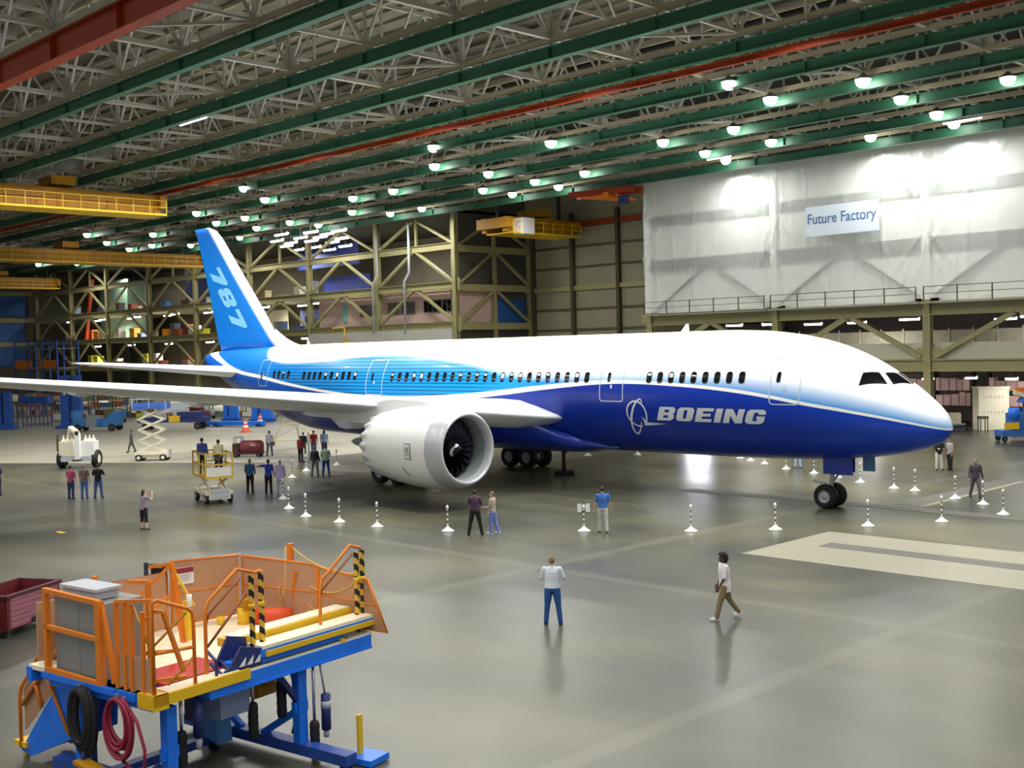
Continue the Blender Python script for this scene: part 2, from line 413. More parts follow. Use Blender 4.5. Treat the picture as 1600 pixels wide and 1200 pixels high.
# pink office row on the second level
b = MB(); b.bb(-95.9, -70.6, YW+.9, YW+1.1, 9.9, 13.4)
struct(b.build('wall_office', M_PINK))
for i, (x0, x1, col) in enumerate(((-74.7, -73.4, 0), (-73.1, -71.6, 0), (-76.2, -74.9, 0), (-80.2, -77.9, 1), (-82.5, -80.6, 1), (-87.7, -84.9, 1))):
    w = MB(); w.bb(x0-.08, x1+.08, YW+.82, YW+.9, 11.15, 12.5, 0); w.bb(x0, x1, YW+.78, YW+.84, 11.25, 12.4, 1)
    w.bb((x0+x1)/2-.03, (x0+x1)/2+.03, YW+.76, YW+.84, 11.2, 12.45, 0)
    o = w.build('window_%d' % (i+1), [mat('window_frame_grey', (120, 112, 104)), M_GLASSD if not col else mat('shaded_window', (92, 86, 80), .3, 0, .3, 2)]); struct(o)
tag(MB().bb(-91.1, -90.3, YW+.80, YW+.895, 10.6, 12.6).build('notice_board', mat('teal_board', (120, 190, 180))), 'teal notice board on the pink office wall', 'board')
b = MB(); b.bb(-96.2, -70.4, YW-.5, YW+.4, 8.1, 9.3); struct(b.build('wall_fascia', mat('pale_fascia', (196, 196, 188), .6, 0, .08, .6)))
# recess: return wall, panelled wall, side wall
b = MB(); b.bb(-71.2, -71.0, YW+.3, 48.6, 0, 27)
struct(b.build('wall_recess', mat('dim_corrugated_wall', (92, 90, 82), .8, 0, .15, 1)))
b = MB(); b.bb(-70.95, -70.8, 37.6, 43.0, 9.9, 13.3, 0); b.bb(-70.95, -70.8, 43.3, 47.9, 9.9, 12.5, 1)
struct(b.build('wall_panel', [M_PINK, M_BLUEP]))
for yy in (42.7, 48.2):
    b = MB(); hcol(b, -70.1, yy, 0, 21, .35); struct(b.build('wall_column', M_OLIVE))
for z in (9.5, 13.6, 17.7):
    struct(MB().bb(-70.3, -69.9, 37.3, 48.2, z-.35, z+.35).build('wall_beam', M_OLIVE))
b = MB()
for z0, z1 in ((9.5, 13.6), (13.6, 17.7), (17.7, 21)):
    b.bar((-70.1, 37.4, z0+.3), (-70.1, 42.4, z1-.3), .26); b.bar((-70.1, 48, z0+.3), (-70.1, 43, z1-.3), .26)
struct(b.build('wall_brace', M_OLIVE))
b = MB(); b.bb(-71, -38, 48.5, 48.8, 0, 27); struct(b.build('wall_far', M_OLIVE2))
for z in (2.2, 4.5, 6.7, 8.9, 11.1, 15.6, 17.8, 19.9):
    struct(MB().bb(-71, -38, 48.36, 48.5, z-.12, z+.12).build('trim_1', M_DARKOL))
struct(MB().bb(-71, -38, 48.2, 48.5, 13.1, 13.6).build('wall_beam', M_OLIVE))
for x in (-69.6, -63.7, -57.3, -51, -45):
    b = MB(); hcol(b, x, 48.2, 0, 21.4, .42); struct(b.build('wall_column', M_DARKOL))
struct(MB().bb(-44.2, -44.0, 37.3, 48.5, 0, 21.5).build('wall_side', M_OLIVE2))
struct(MB().bb(-71, -44, 48.3, 48.45, 19.9, 20.4).build('trim_2', M_RED))
# end wall far to the left
b = MB(); b.bb(-179.6, -179.2, -70, 55, 0, 27); struct(b.build('wall_left', mat('end_wall', (96, 92, 78), .8, 0, .25, .3)))
b = MB(); b.bb(-179.2, -178.9, -10, 36, 14.3, 18.2, 0); b.bb(-179.2, -178.9, -10, 24.8, 6, 13.2, 1); b.bb(-179.2, -178.8, 24.8, 35.5, 6, 13.4, 0); struct(b.build('wall_panel', [M_BLUEP, M_PINK]))
for z in (9.7, 13.8, 18.3): struct(MB().bb(-178.9, -178.4, -20, 37, z-.4, z+.4).build('wall_beam', M_OLIVE))

# ------------------------------------------------------------------ plastic sheeted wall on the right
M_WALLW = mat('white_partition', (240, 240, 232), .7, 0, .04, .4)
struct(MB().bb(-44.0, 2, 36.95, 37.2, 9.8, 21.4).build('wall_right', M_WALLW))
M_GREYB = mat('grey_wall_beam', (142, 142, 136), .7, 0, .08, .6)
for z0, z1 in ((17.5, 18.25), (13.55, 14.45)):
    struct(MB().bb(-43.8, 2, 36.75, 36.98, z0, z1).build('wall_beam', M_GREYB))
b = MB()
for xc in (-44.0, -31.4, -18.6, -5.8):
    for sgn in (-1, 1):
        if xc == -44.0 and sgn < 0: continue
        b.bar((xc+sgn*.6, 36.86, 10.2), (xc+sgn*5.6, 36.86, 13.5), .3, .14)
struct(b.build('wall_brace', M_GREYB))
def plastic_material():
    m = bpy.data.materials.new('hung_clear_plastic'); m.use_nodes = True; nt = m.node_tree; N = nt.nodes; L = nt.links
    b = N['Principled BSDF']; out = N['Material Output']
    b.inputs['Base Color'].default_value = rgb(232, 240, 238); b.inputs['Roughness'].default_value = .22
    tr = N.new('ShaderNodeBsdfTransparent'); mx = N.new('ShaderNodeMixShader')
    geo = N.new('ShaderNodeNewGeometry'); nz = N.new('ShaderNodeTexNoise'); nz.inputs['Scale'].default_value = .2; nz.inputs['Detail'].default_value = 2
    L.new(geo.outputs['Position'], nz.inputs['Vector'])
    mr = N.new('ShaderNodeMapRange'); mr.inputs[1].default_value = .35; mr.inputs[2].default_value = .7; mr.inputs[3].default_value = .3; mr.inputs[4].default_value = .42
    L.new(nz.outputs['Fac'], mr.inputs[0]); L.new(mr.outputs[0], mx.inputs[0])
    L.new(tr.outputs[0], mx.inputs[1]); L.new(b.outputs[0], mx.inputs[2]); L.new(mx.outputs[0], out.inputs['Surface'])
    return m
M_PLASTIC = plastic_material()
def sheet(x0, x1, z0, z1, seed, name):
    rnd = random.Random(seed); n = int((x1-x0)/.14)
    cr = [(rnd.uniform(x0, x1), rnd.uniform(z0, z1), rnd.uniform(-.7, .7), rnd.uniform(.06, .13), rnd.uniform(1.0, 2.8)) for _ in range(18)]+[(x0+1.1+2.15*q, (z0+z1)/2, 0, .06, 9) for q in range(6)]
    # creases radiate from the tie points at the column tops
    for tx in (x0+.3, x1-.3):
        for q in range(7): cr.append((tx, 14.2+rnd.uniform(-.5, 3.4), rnd.uniform(-.9, .9), .1, 3.4))
    def fn(u, v):
        x = x0+(x1-x0)*u; z = z0+(z1-z0)*v
        y = 36.42+.02*sin(x*2.1+seed)+.01*sin(x*5.3+z*.4)
        for cx, cz, sl, w, ln in cr:
            dx = (x-cx)-sl*(z-cz); d = abs(z-cz)/ln
            if d < 1: y -= .13*math.exp(-(dx/w)**2)*(1-d*d)
        return (x, y, z+(.12*sin(x*1.7+seed) if v < .02 else 0))
    o = MB().grid(fn, n, 60).build(name, M_PLASTIC, fix=False); return o
b0 = [(-44.4, -31.4, 'leftmost, beside the recess'), (-31.4, -18.6, 'middle one, behind the paper sign'), (-18.6, -5.0, 'rightmost, over the right mezzanine')]
for i, (xa, xb, w) in enumerate(b0):
    tag(sheet(xa, xb, 9.9, 21.3, 3+i*5, 'plastic_sheet'), 'wrinkled translucent plastic sheet hung over the white wall, '+w, 'plastic sheet', 'plastic sheets')
for x in COLX[:3]: struct(MB().bb(x-.3, x+.3, 36.7, 37, 9.9, 21.4).build('wall_column', M_WALLW))
# sign
t = thing('paper_sign', 'white paper sign with blue lettering hung on the plastic sheeting', 'sign', (-24.9, 36.05, 15.2))
MB().bb(-3.1, 3.1, 0, .02, 0, 2.3).build('sign_sheet', mat('sign_paper', (222, 234, 246), .5, 0, .03, 1), t)
def text_mesh(name, body, size, m, parent, shear=0, bold=0, ext=.005, align='CENTER', space=1):
    cu = bpy.data.curves.new(name, 'FONT'); cu.body = body; cu.size = size; cu.align_x = align; cu.extrude = ext; cu.shear = shear; cu.offset = bold; cu.space_character = space
    o = bpy.data.objects.new(name, cu); COL.objects.link(o)
    bpy.context.view_layer.update()
    me = bpy.data.meshes.new_from_object(o.evaluated_get(bpy.context.evaluated_depsgraph_get()))
    bpy.data.objects.remove(o); bpy.data.curves.remove(cu)
    me.materials.clear(); me.materials.append(m)
    q = bpy.data.objects.new(name, me); COL.objects.link(q)
    if parent is not None: q.parent = parent
    return q
q = text_mesh('lettering', 'Future Factory', 1.08, mat('sign_blue', (84, 116, 170)), t, bold=.006)
q.location = (-.05, -.012, .95); q.rotation_euler = (pi/2, 0, 0)
xs = [v.co.x for v in q.data.vertices]; k = 5.75/(max(xs)-min(xs)); q.scale = (k, 1.05, 1)
# walkway beam and railing under the plastic
for i in range(3):
    xa, xb = COLX[i], (COLX[i-1] if i else -5.6)
    b = MB(); b.bb(xa, xb, YW-.25, YW+.25, 9.6, 9.7); b.bb(xa, xb, YW-.25, YW+.25, 8.75, 8.85); b.bb(xa, xb, YW-.04, YW+.04, 8.85, 9.6)
    struct(b.build('wall_beam', M_OLIVE))
    b = MB(); b.bb(xa, xb, YW-.25, YW+.25, 5.45, 5.55); b.bb(xa, xb, YW-.25, YW+.25, 4.65, 4.75); b.bb(xa, xb, YW-.04, YW+.04, 4.75, 5.5)
    struct(b.build('wall_beam', M_OLIVE))
    xm = (xa+xb)/2; b = MB(); b.bar((xa+.5, YW, 5.7), (xm-.2, YW, 8.8), .34); b.bar((xb-.5, YW, 5.7), (xm+.2, YW, 8.8), .34)
    struct(b.build('wall_brace', M_OLIVE))
    t = thing('guard_railing', 'dark steel guard railing along the foot of the plastic sheeting, %s bay' % ('right', 'middle', 'left')[i], 'railing', (xa, 35.75, 9.7), 0, 'railings below the plastic')
    ln = xb-xa; n = 6
    r = MB(); r.bar((.3, 0, 1.1), (ln-.3, 0, 1.1), .05); r.bar((.3, 0, .6), (ln-.3, 0, .6), .04); r.build('rail', M_DGREY, t)
    for k in range(n): x = .3+(ln-.6)*k/(n-1); MB().bar((x, 0, -.1), (x, 0, 1.15), .07).build('post', M_DGREY, t)
    MB().bb(.1, ln-.1, -.1, 1.02, -.12, 0).build('walkway', M_SLAB, t)
# mezzanine levels seen under the plastic
struct(MB().bb(-44, -2, YW+.5, 52, 5.3, 5.5).build('floor_mezzanine', M_SLAB))
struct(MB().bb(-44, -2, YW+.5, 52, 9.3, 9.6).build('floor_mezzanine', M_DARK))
struct(MB().bb(-44, -2, YW+.35, YW+.5, 5.55, 6.75).build('wall_fascia', mat('grey_fascia', (204, 202, 178), .6, 0, .08, .4)))
struct(MB().bb(-44, 10, 52, 52.3, 0, 9.5).build('wall_back', mat('shop_back_wall', (150, 138, 126), .8, 0, .2, .4)))
struct(MB().bb(-44, -2, 44, 44.15, 5.5, 7.7).build('wall_partition', mat('mesh_partition', (158, 152, 136), .8, 0, .2, 1.2)))
b = MB()
for k in range(22): b.bb(-43+1.9*k-.04, -43+1.9*k+.04, 43.9, 44, 5.5, 7.9)
struct(b.build('trim_3', M_TRUSS))
# ------------------------------------------------------------------ the airliner
ST = [(0, 3.50, 3.50, 0), (.12, 3.88, 3.24, .36), (.5, 4.38, 2.94, .82), (1, 4.82, 2.74, 1.18), (2, 5.55, 2.48, 1.68), (3, 6.17, 2.30, 2.07), (4, 6.66, 2.19, 2.36), (5, 7.02, 2.11, 2.57), (6, 7.28, 2.05, 2.71), (7, 7.46, 2.01, 2.79), (8.5, 7.62, 1.97, 2.86), (10.5, 7.69, 1.94, 2.885),
      (33, 7.69, 1.92, 2.885), (36, 7.69, 1.92, 2.88), (39, 7.69, 1.97, 2.83), (42, 7.68, 2.12, 2.68), (45, 7.66, 2.62, 2.4), (48, 7.62, 3.35, 2.02), (51, 7.55, 4.25, 1.54), (54, 7.42, 5.4, .95), (56, 7.25, 6.3, .5), (56.7, 7.05, 6.75, .12)]
def pchip(col):
    x = [r[0] for r in ST]; y = [r[col] for r in ST]; n = len(x)
    h = [x[i+1]-x[i] for i in range(n-1)]; d = [(y[i+1]-y[i])/h[i] for i in range(n-1)]; m = [0]*n
    for i in range(1, n-1):
        if d[i-1]*d[i] > 0:
            w1 = 2*h[i]+h[i-1]; w2 = h[i]+2*h[i-1]; m[i] = (w1+w2)/(w1/d[i-1]+w2/d[i])
    m[0] = d[0]*1.2; m[-1] = d[-1]
    def f(s):
        s = max(x[0], min(x[-1], s)); i = 0
        while i < n-2 and s > x[i+1]: i += 1
        t = (s-x[i])/h[i]
        return (2*t**3-3*t*t+1)*y[i]+(t**3-2*t*t+t)*h[i]*m[i]+(-2*t**3+3*t*t)*y[i+1]+(t**3-t*t)*h[i]*m[i+1]
    return f
FT, FB, FW = pchip(1), pchip(2), pchip(3)
def skin_pt(s, z, off=.0, side=-1):
    t, b, w = FT(s), FB(s), FW(s); zc = (t+b)/2; hh = (t-b)/2; q = max(-.999, min(.999, (z-zc)/hh))
    y = w*sqrt(1-q*q); n = Vector((0, y/(w*w), (z-zc)/(hh*hh))).normalized()
    return Vector((-s, side*(y+n.y*off), z+n.z*off))

def curve_node(nt, src, pts, smax=57.0, zmax=8.0):
    fc = nt.nodes.new('ShaderNodeFloatCurve'); cm = fc.mapping; c = cm.curves[0]
    for i, (s, z) in enumerate(pts):
        if i < 2: p = c.points[i]; p.location = (s/smax, z/zmax)
        else: c.points.new(s/smax, z/zmax)
    cm.update(); nt.links.new(src, fc.inputs['Value'])
    mu = nt.nodes.new('ShaderNodeMath'); mu.operation = 'MULTIPLY'; mu.inputs[1].default_value = zmax; nt.links.new(fc.outputs[0], mu.inputs[0])
    return mu.outputs[0]
def livery(kind):
    m = bpy.data.materials.new('livery_'+kind); m.use_nodes = True; nt = m.node_tree; N = nt.nodes; L = nt.links; b = N['Principled BSDF']
    tc = N.new('ShaderNodeTexCoord'); sp = N.new('ShaderNodeSeparateXYZ'); L.new(tc.outputs['Object'], sp.inputs[0])
    def M(op, a, c=None, clamp=False):
        x = N.new('ShaderNodeMath'); x.operation = op; x.use_clamp = clamp
        for i, q in enumerate((a, c)):
            if q is None: continue
            if isinstance(q, (int, float)): x.inputs[i].default_value = q
            else: L.new(q, x.inputs[i])
        return x.outputs[0]
    def mix(f, a, c):
        x = N.new('ShaderNodeMix'); x.data_type = 'RGBA'
        if isinstance(f, (int, float)): x.inputs[0].default_value = f
        else: L.new(f, x.inputs[0])
        for i, q in ((6, a), (7, c)):
            if isinstance(q, tuple): x.inputs[i].default_value = q
            else: L.new(q, x.inputs[i])
        return x.outputs[2]
    def ramp(src, stops):
        r = N.new('ShaderNodeValToRGB'); e = r.color_ramp.elements
        while len(e) < len(stops): e.new(.5)
        for q, (p, c) in zip(e, stops): q.position = p; q.color = c
        L.new(src, r.inputs[0]); return r.outputs[0]
    s = M('MULTIPLY', sp.outputs[0], -1); u = M('DIVIDE', s, 57); z = sp.outputs[2]
    WHITE = rgb(244, 244, 242)
    if kind == 'body':
        z1 = curve_node(nt, u, [(0, 3.47), (1.66, 3.88), (3.5, 4.24), (5.13, 4.51), (6.54, 4.76), (8.84, 5.06), (11.14, 5.23), (14.25, 5.34), (15.83, 5.30), (17.9, 5.15), (20.1, 4.95), (22.4, 4.71), (25.5, 4.45), (30, 4.3), (34, 4.4), (37.7, 4.66), (39.9, 4.86), (43.1, 5.18), (45.9, 5.5), (49.1, 5.8), (53.2, 6.65), (57, 7.6)])
        z2 = curve_node(nt, u, [(0, 3.98), (3, 5.1), (6, 5.72), (9, 6.02), (12, 6.05), (15.3, 6.0), (20.7, 5.98), (22.2, 6.12), (23.7, 6.4), (25.5, 6.68), (27.5, 6.88), (30.5, 7.05), (33.5, 7.08), (36.8, 6.9), (40.7, 6.68), (43.7, 6.70), (45.6, 7.0), (46.6, 7.5), (48, 7.98), (57, 7.99)])
        lw = curve_node(nt, u, [(0, .07), (5, .14), (12, .15), (18, .22), (26, .3), (38, .16), (45, .22), (50, .26), (54, .4), (57, .5)])
        soft = curve_node(nt, u, [(0, .5), (5, .95), (14, .75), (20, .55), (25, .5), (32, .32), (46, .26), (57, .25)])
        f = M('DIVIDE', M('SUBTRACT', z2, z), soft, True)
        sky = ramp(u, [(.0, rgb(74, 160, 228)), (.13, rgb(44, 142, 224)), (.26, rgb(78, 170, 224)), (.34, rgb(44, 146, 224)), (.42, rgb(18, 148, 222)), (.62, rgb(16, 138, 214)), (.8, rgb(20, 122, 206)), (1, rgb(20, 100, 196))])
        st = M('SUBTRACT', 1, M('LESS_THAN', M('ABSOLUTE', M('SUBTRACT', M('MODULO', z, .2), .1)), .03))
        zone = M('MULTIPLY', M('MULTIPLY', M('SUBTRACT', u, .38), 20, True), M('MULTIPLY', M('SUBTRACT', .82, u), 12, True))
        stripe = M('SUBTRACT', 1, M('MULTIPLY', zone, M('MULTIPLY', M('SUBTRACT', 1, st), .7)))
        sky2 = mix(1.0, sky, stripe); sky2.node.blend_type = 'MULTIPLY'
        up = mix(f, WHITE, sky2)
        dk = ramp(u, [(0, rgb(22, 72, 200)), (.1, rgb(14, 56, 176)), (.3, rgb(12, 44, 150)), (.5, rgb(14, 50, 150)), (.66, rgb(18, 50, 140)), (.74, rgb(20, 84, 180)), (1, rgb(24, 100, 200))])
        aft = M('MULTIPLY', M('SUBTRACT', u, .66), 12, True)
        deep = M('MULTIPLY', aft, M('DIVIDE', M('SUBTRACT', M('SUBTRACT', z1, .55), z), .8, True))
        dk = mix(deep, dk, rgb(20, 40, 110))
        line = M('LESS_THAN', z, M('ADD', z1, lw))
        up = mix(line, up, WHITE)
        col = mix(M('LESS_THAN', z, z1), up, dk)
    elif kind == 'fin':
        # white leading edge band, blue behind: distance from the leading edge line
        le = M('ADD', 46.1, M('MULTIPLY', M('SUBTRACT', z, 8.1), 1.055))
        d = M('SUBTRACT', s, le)
        g = M('DIVIDE', M('SUBTRACT', d, M('SUBTRACT', 1.4, M('MULTIPLY', M('SUBTRACT', z, 8), .09))), .35, True)
        blue = ramp(M('DIVIDE', M('SUBTRACT', z, 7), 10), [(0, rgb(16, 120, 214)), (.6, rgb(18, 122, 212)), (1, rgb(20, 98, 190))])
        col = mix(g, WHITE, blue)
    L.new(col, b.inputs['Base Color'])
    b.inputs['Roughness'].default_value = .3; b.inputs['Coat Weight'].default_value = .06; b.inputs['Coat Roughness'].default_value = .06; b.inputs['Specular IOR Level'].default_value = .28
    return m
M_BODY = livery('body'); M_FIN = livery('fin')
M_PAINTW = mat('aircraft_white', (242, 242, 242), .28, 0, .01, 2, coat=.3)
M_GREYW = mat('wing_grey', (226, 228, 234), .35, 0, .03, 1)
M_NAVYB = mat('aircraft_dark_blue', (13, 46, 152), .25, 0, .02, 1, coat=.3)
M_LINE = mat('door_outline_white', (186, 196, 210), .4, 0, 0)
M_LETTER = mat('letter_silver', (214, 220, 226), .4, 0, 0)

plane = thing('airliner', 'long white and blue passenger jet with silver lettering on the nose, parked across the hall', 'airplane')
ss = [0, .02, .06, .12, .2, .3, .4]+[.5+.15*i for i in range(20)]+[3.5+.4*i for i in range(18)]+[10.7+i for i in range(23)]+[33.5+.6*i for i in range(38)]+[56.4, 56.7]
b = MB(); NS = 96
V = []
for s in ss:
    t, bt, w = FT(s), FB(s), FW(s)
    for k in range(NS):
        a = 2*pi*k/NS; V.append((-s, w*sin(a), (t+bt)/2+(t-bt)/2*cos(a)))
F = [(i*NS+k, i*NS+(k+1) % NS, (i+1)*NS+(k+1) % NS, (i+1)*NS+k) for i in range(len(ss)-1) for k in range(NS)]
F.append(tuple((len(ss)-1)*NS+k for k in range(NS)))
b.add(V, F, 0, True)
fus = b.build('fuselage', M_BODY, plane)

def flat_to_skin(name, polys, m, off=.014, cut=.12, parent=None, place=None):
    """polys: list of rings in (s, z); the even-odd fill is laid on the skin"""
    cu = bpy.data.curves.new(name, 'CURVE'); cu.dimensions = '2D'; cu.fill_mode = 'BOTH'
    for r in polys:
        sp_ = cu.splines.new('POLY'); sp_.points.add(len(r)-1); sp_.use_cyclic_u = True
        for p, (a_, c_) in zip(sp_.points, r): p.co = (a_, c_, 0, 1)
    o = bpy.data.objects.new(name, cu); COL.objects.link(o); bpy.context.view_layer.update()
    me = bpy.data.meshes.new_from_object(o.evaluated_get(bpy.context.evaluated_depsgraph_get()))
    bpy.data.objects.remove(o); bpy.data.curves.remove(cu)
    bm = bmesh.new(); bm.from_mesh(me); bmesh.ops.remove_doubles(bm, verts=bm.verts, dist=1e-4)
    if cut:
        zs = [v.co.y for v in bm.verts]; z = min(zs)+cut
        while z < max(zs):
            bmesh.ops.bisect_plane(bm, geom=bm.verts[:]+bm.edges[:]+bm.faces[:], plane_co=(0, z, 0), plane_no=(0, 1, 0)); z += cut
    for v in bm.verts: v.co = (place or (lambda s, z: skin_pt(s, z, off)))(v.co.x, v.co.y)
    for f in bm.faces: f.smooth = True
    bm.to_mesh(me); bm.free(); me.materials.clear(); me.materials.append(m)
    q = bpy.data.objects.new(name, me); COL.objects.link(q); q.parent = parent; return q
def rrect(s0, s1, z0, z1, r, n=4, sk=0):
    P = []
    for cx, cz, a0 in ((s1-r, z1-r, 0), (s0+r, z1-r, 90), (s0+r, z0+r, 180), (s1-r, z0+r, 270)):
        for k in range(n+1): a = radians(a0+90*k/n); P.append((cx+r*cos(a)+sk*(cz+r*sin(a)-z0), cz+r*sin(a)))
    return P
# cabin windows
M_CABW = mat('cabin_window_glass', (12, 13, 18), .1, 0, 0)
M_BLIND = mat('cabin_window_blind', (188, 200, 206), .5, 0, 0)
rw = random.Random(5)
def cabin_window(s, z=5.63, w=.30, h=.50):
    q = flat_to_skin('cabin_window', [rrect(s-w/2, s+w/2, z-h/2, z+h/2, .12)], M_CABW, .014, .12, fus)
    if rw.random() < .28:
        k = rw.choice((.35, .5, .6)); flat_to_skin('window_blind', [rrect(s-w/2+.03, s+w/2-.05, z+h/2-h*k, z+h/2-.06, .04, 2)], M_BLIND, .02, .12, q)
for k in range(9): cabin_window(7.88+.618*k)
for k in range(24): cabin_window(16.6+.643*k)
for k in range(10): cabin_window(34.9+.60*k, 5.7)
for k in range(4): cabin_window(42.2+.6*k, 5.76)
# doors: outline and small window
def door(s0, s1, z0, z1, win, lean=0):
    o = rrect(s0, s1, z0, z1, .16); i = rrect(s0+.05, s1-.05, z0+.05, z1-.05, .12)
    q = flat_to_skin('cabin_door', [o, i], M_LINE, .012, .12, fus)
    flat_to_skin('door_window', [rrect(win-.09, win+.09, 5.42, 5.86, .08)], M_CABW, .014, .12, q)
    flat_to_skin('door_handle', [rrect((s0+s1)/2-.06, (s0+s1)/2+.06, z0+.62, z0+.8, .02, 2)], M_LINE, .014, .12, q)
door(5.2, 6.55, 4.5, 6.45, 6.18); door(14.3, 15.75, 4.5, 6.48, 15.2); door(32.2, 33.75, 4.6, 6.62, 33.2); door(44.9, 46.1, 5.0, 6.74, 45.7)
# cockpit windows
def cockpit(pts, name='cockpit_window'):
    P = []
    for i, p in enumerate(pts):
        a = Vector(p); c = Vector(pts[(i+1) % len(pts)])
        for k in range(6): P.append(tuple(a.lerp(c, k/6)))
    return P
def nose_pane(pts, side=-1):
    """pts (s, y, above/below by y): given as (s, y) on the upper skin"""
    b_ = MB()
    n = 10
    (a, b1, c, d) = [Vector((p[0], p[1], 0)) for p in pts]
    def fn(u, v):
        q = (a.lerp(b1, u)).lerp(d.lerp(c, u), v); s, y = q.x, q.y
        t, bt, w = FT(s), FB(s), FW(s); zc = (t+bt)/2; hh = (t-bt)/2
        yy = max(-.995*w, min(.995*w, y)); z = zc+hh*sqrt(1-(yy/w)**2)
        nn = Vector((-.45, yy/(w*w), (z-zc)/(hh*hh))).normalized()
        return Vector((-s, yy, z))+Vector((.012, nn.y*.014, nn.z*.014))
    return b_.grid(fn, n, n).build('cockpit_window', M_CABW, fus)
for sd in (1, -1):
    nose_pane([(2.14, sd*1.06), (3.02, sd*1.76), (3.06, sd*1.30), (2.62, sd*.82)])
    nose_pane([(1.6, sd*.05), (1.98, sd*.90), (2.46, sd*.64), (2.26, sd*.05)])

# lettering on the nose side
LET = {'B': [[(0, 0), (8.3, 0), (10, 1.6), (10, 4), (9, 5), (10, 6), (10, 8.6), (8.6, 10), (0, 10)], [(3.6, 2), (6.4, 2), (6.4, 3.9), (3.6, 3.9)], [(3.6, 6.1), (6.4, 6.1), (6.4, 8), (3.6, 8)]],
       'O': [[(1.6, 0), (8.4, 0), (10, 1.6), (10, 8.4), (8.4, 10), (1.6, 10), (0, 8.4), (0, 1.6)], [(4, 2), (6, 2), (6, 8), (4, 8)]],
       'E': [[(0, 0), (9.6, 0), (9.6, 2.3), (3.8, 2.3), (3.8, 4), (8.6, 4), (8.6, 6.1), (3.8, 6.1), (3.8, 7.7), (9.6, 7.7), (9.6, 10), (0, 10)]],
       'I': [[(0, 0), (3.8, 0), (3.8, 10), (0, 10)]],
       'N': [[(0, 0), (3.4, 0), (3.4, 5.4), (6.6, 0), (10.4, 0), (10.4, 10), (7, 10), (7, 4.6), (3.8, 10), (0, 10)]],
       'G': [[(1.6, 0), (8.4, 0), (10, 1.6), (10, 5.4), (5.6, 5.4), (5.6, 3.6), (6.2, 3.6), (6.2, 2.1), (3.9, 2.1), (3.9, 7.9), (6.2, 7.9), (6.2, 6.6), (10, 6.6), (10, 8.4), (8.4, 10), (1.6, 10), (0, 8.4), (0, 1.6)]]}
def slot(p, base): return p
ls = 12.5; sx = .091; sz = .062
for i, ch in enumerate('BOEING'):
    z0 = 3.70-.006*i
    rings = [[(ls-(x*sx+y*sz*.5), z0+y*sz) for x, y in ring] for ring in LET[ch]]
    flat_to_skin('letter', rings, M_LETTER, .014, .1, fus)
    ls -= (max(x for x, y in LET[ch][0])*sx+.13)*1.0
def ringpoly(cs, cz, rx, rz, w, tilt=0, a0=0, a1=360, n=40, taper=None):
    o, i_ = [], []
    for k in range(n+1):
        a = radians(a0+(a1-a0)*k/n); ww = w*(taper(k/n) if taper else 1)
        for lst, e in ((o, ww/2), (i_, -ww/2)):
            x, y = (rx+e)*cos(a), (rz+e)*sin(a); t_ = radians(tilt)
            lst.append((cs-(x*cos(t_)-y*sin(t_)), cz+x*sin(t_)+y*cos(t_)))
    return o+i_[::-1]
b1 = [ringpoly(13.6, 3.97, .56, .58, .08, 0, -40, 285)]
b2 = [ringpoly(13.64, 3.83, .28, .88, .09, -24, 60, 350, taper=lambda t: .5+sin(pi*t)*.8)]
flat_to_skin('emblem', b1, M_LETTER, .014, .1, fus); flat_to_skin('emblem', b2, M_LETTER, .016, .1, fus)
flat_to_skin('emblem', [[(13.36, 3.86), (13.05, 3.58), (12.0, 3.54), (13.0, 3.44), (13.32, 3.42), (13.28, 3.6)]], M_LETTER, .015, .1, fus)
# antenna, belly fairing
b = MB(); b.prism([(-12.6, -.03, 7.6), (-13.15, -.03, 7.6), (-12.75, -.03, 8.05), (-12.65, -.03, 8.05)], (0, .06, 0)); b.build('antenna', M_PAINTW, plane)
b = MB(); b.prism([(-43.3, -.03, 7.6), (-43.7, -.03, 7.6), (-43.6, -.03, 8.0)], (0, .06, 0)); b.build('antenna', M_PAINTW, plane)
def fair(u, v):
    s = 16.0+17.7*u; a = pi*(v-.5)*1.25
    env = smoothstep(u/.42)*smoothstep((1-u)/.25); eb = smoothstep(u/.16)*smoothstep((1-u)/.25)
    w = 1.2+1.0*eb+1.1*env; zt = 2.1+2.0*env; zb = 2.1-.30*eb-.14*env
    y = w*sin(a); z = zt-(zt-zb)*max(0, cos(a))**.8 if cos(a) > 0 else zt-(cos(a))*.6
    return (-s, y, z)
MB().grid(fair, 48, 32).build('wing_body_fairing', M_NAVYB, plane)

# wings: lofted aerofoil sections (y, leading edge s, trailing edge s, z, thickness, drop at TE)
def foil(n=14):
    P = []
    for k in range(n+1): x = .5*(1-cos(pi*k/n)); P.append((x, 2.9690*sqrt(x)*1-1.26*x*1-3.516*x*x+2.843*x**3-1.015*x**4))
    return [(x, t*(.5+.5*smoothstep(x/.2))) for x, t in P]
FO = foil()
def loft(name, secs, m, parent, mirror=1):
    b_ = MB(); R_ = []
    for (y, a, c, z, th, dr) in secs:
        ch = c-a; ring = []
        for x, t in FO: ring.append((-(a+ch*x), y*mirror, z+t*th/2*1.02-dr*x*x+.1*th*sin(pi*x)))
        for x, t in FO[-2:0:-1]: ring.append((-(a+ch*x), y*mirror, z-t*th/2*.98-dr*x*x+.1*th*sin(pi*x)))
        R_.append(ring)
    n = len(R_[0]); V_ = [p for r in R_ for p in r]
    F_ = [(i*n+k, i*n+(k+1) % n, (i+1)*n+(k+1) % n, (i+1)*n+k) for i in range(len(R_)-1) for k in range(n)]
    F_ += [tuple(range(n)), tuple((len(R_)-1)*n+k for k in range(n))]
    b_.add(V_, F_, 0, True); return b_.build(name, m, parent)
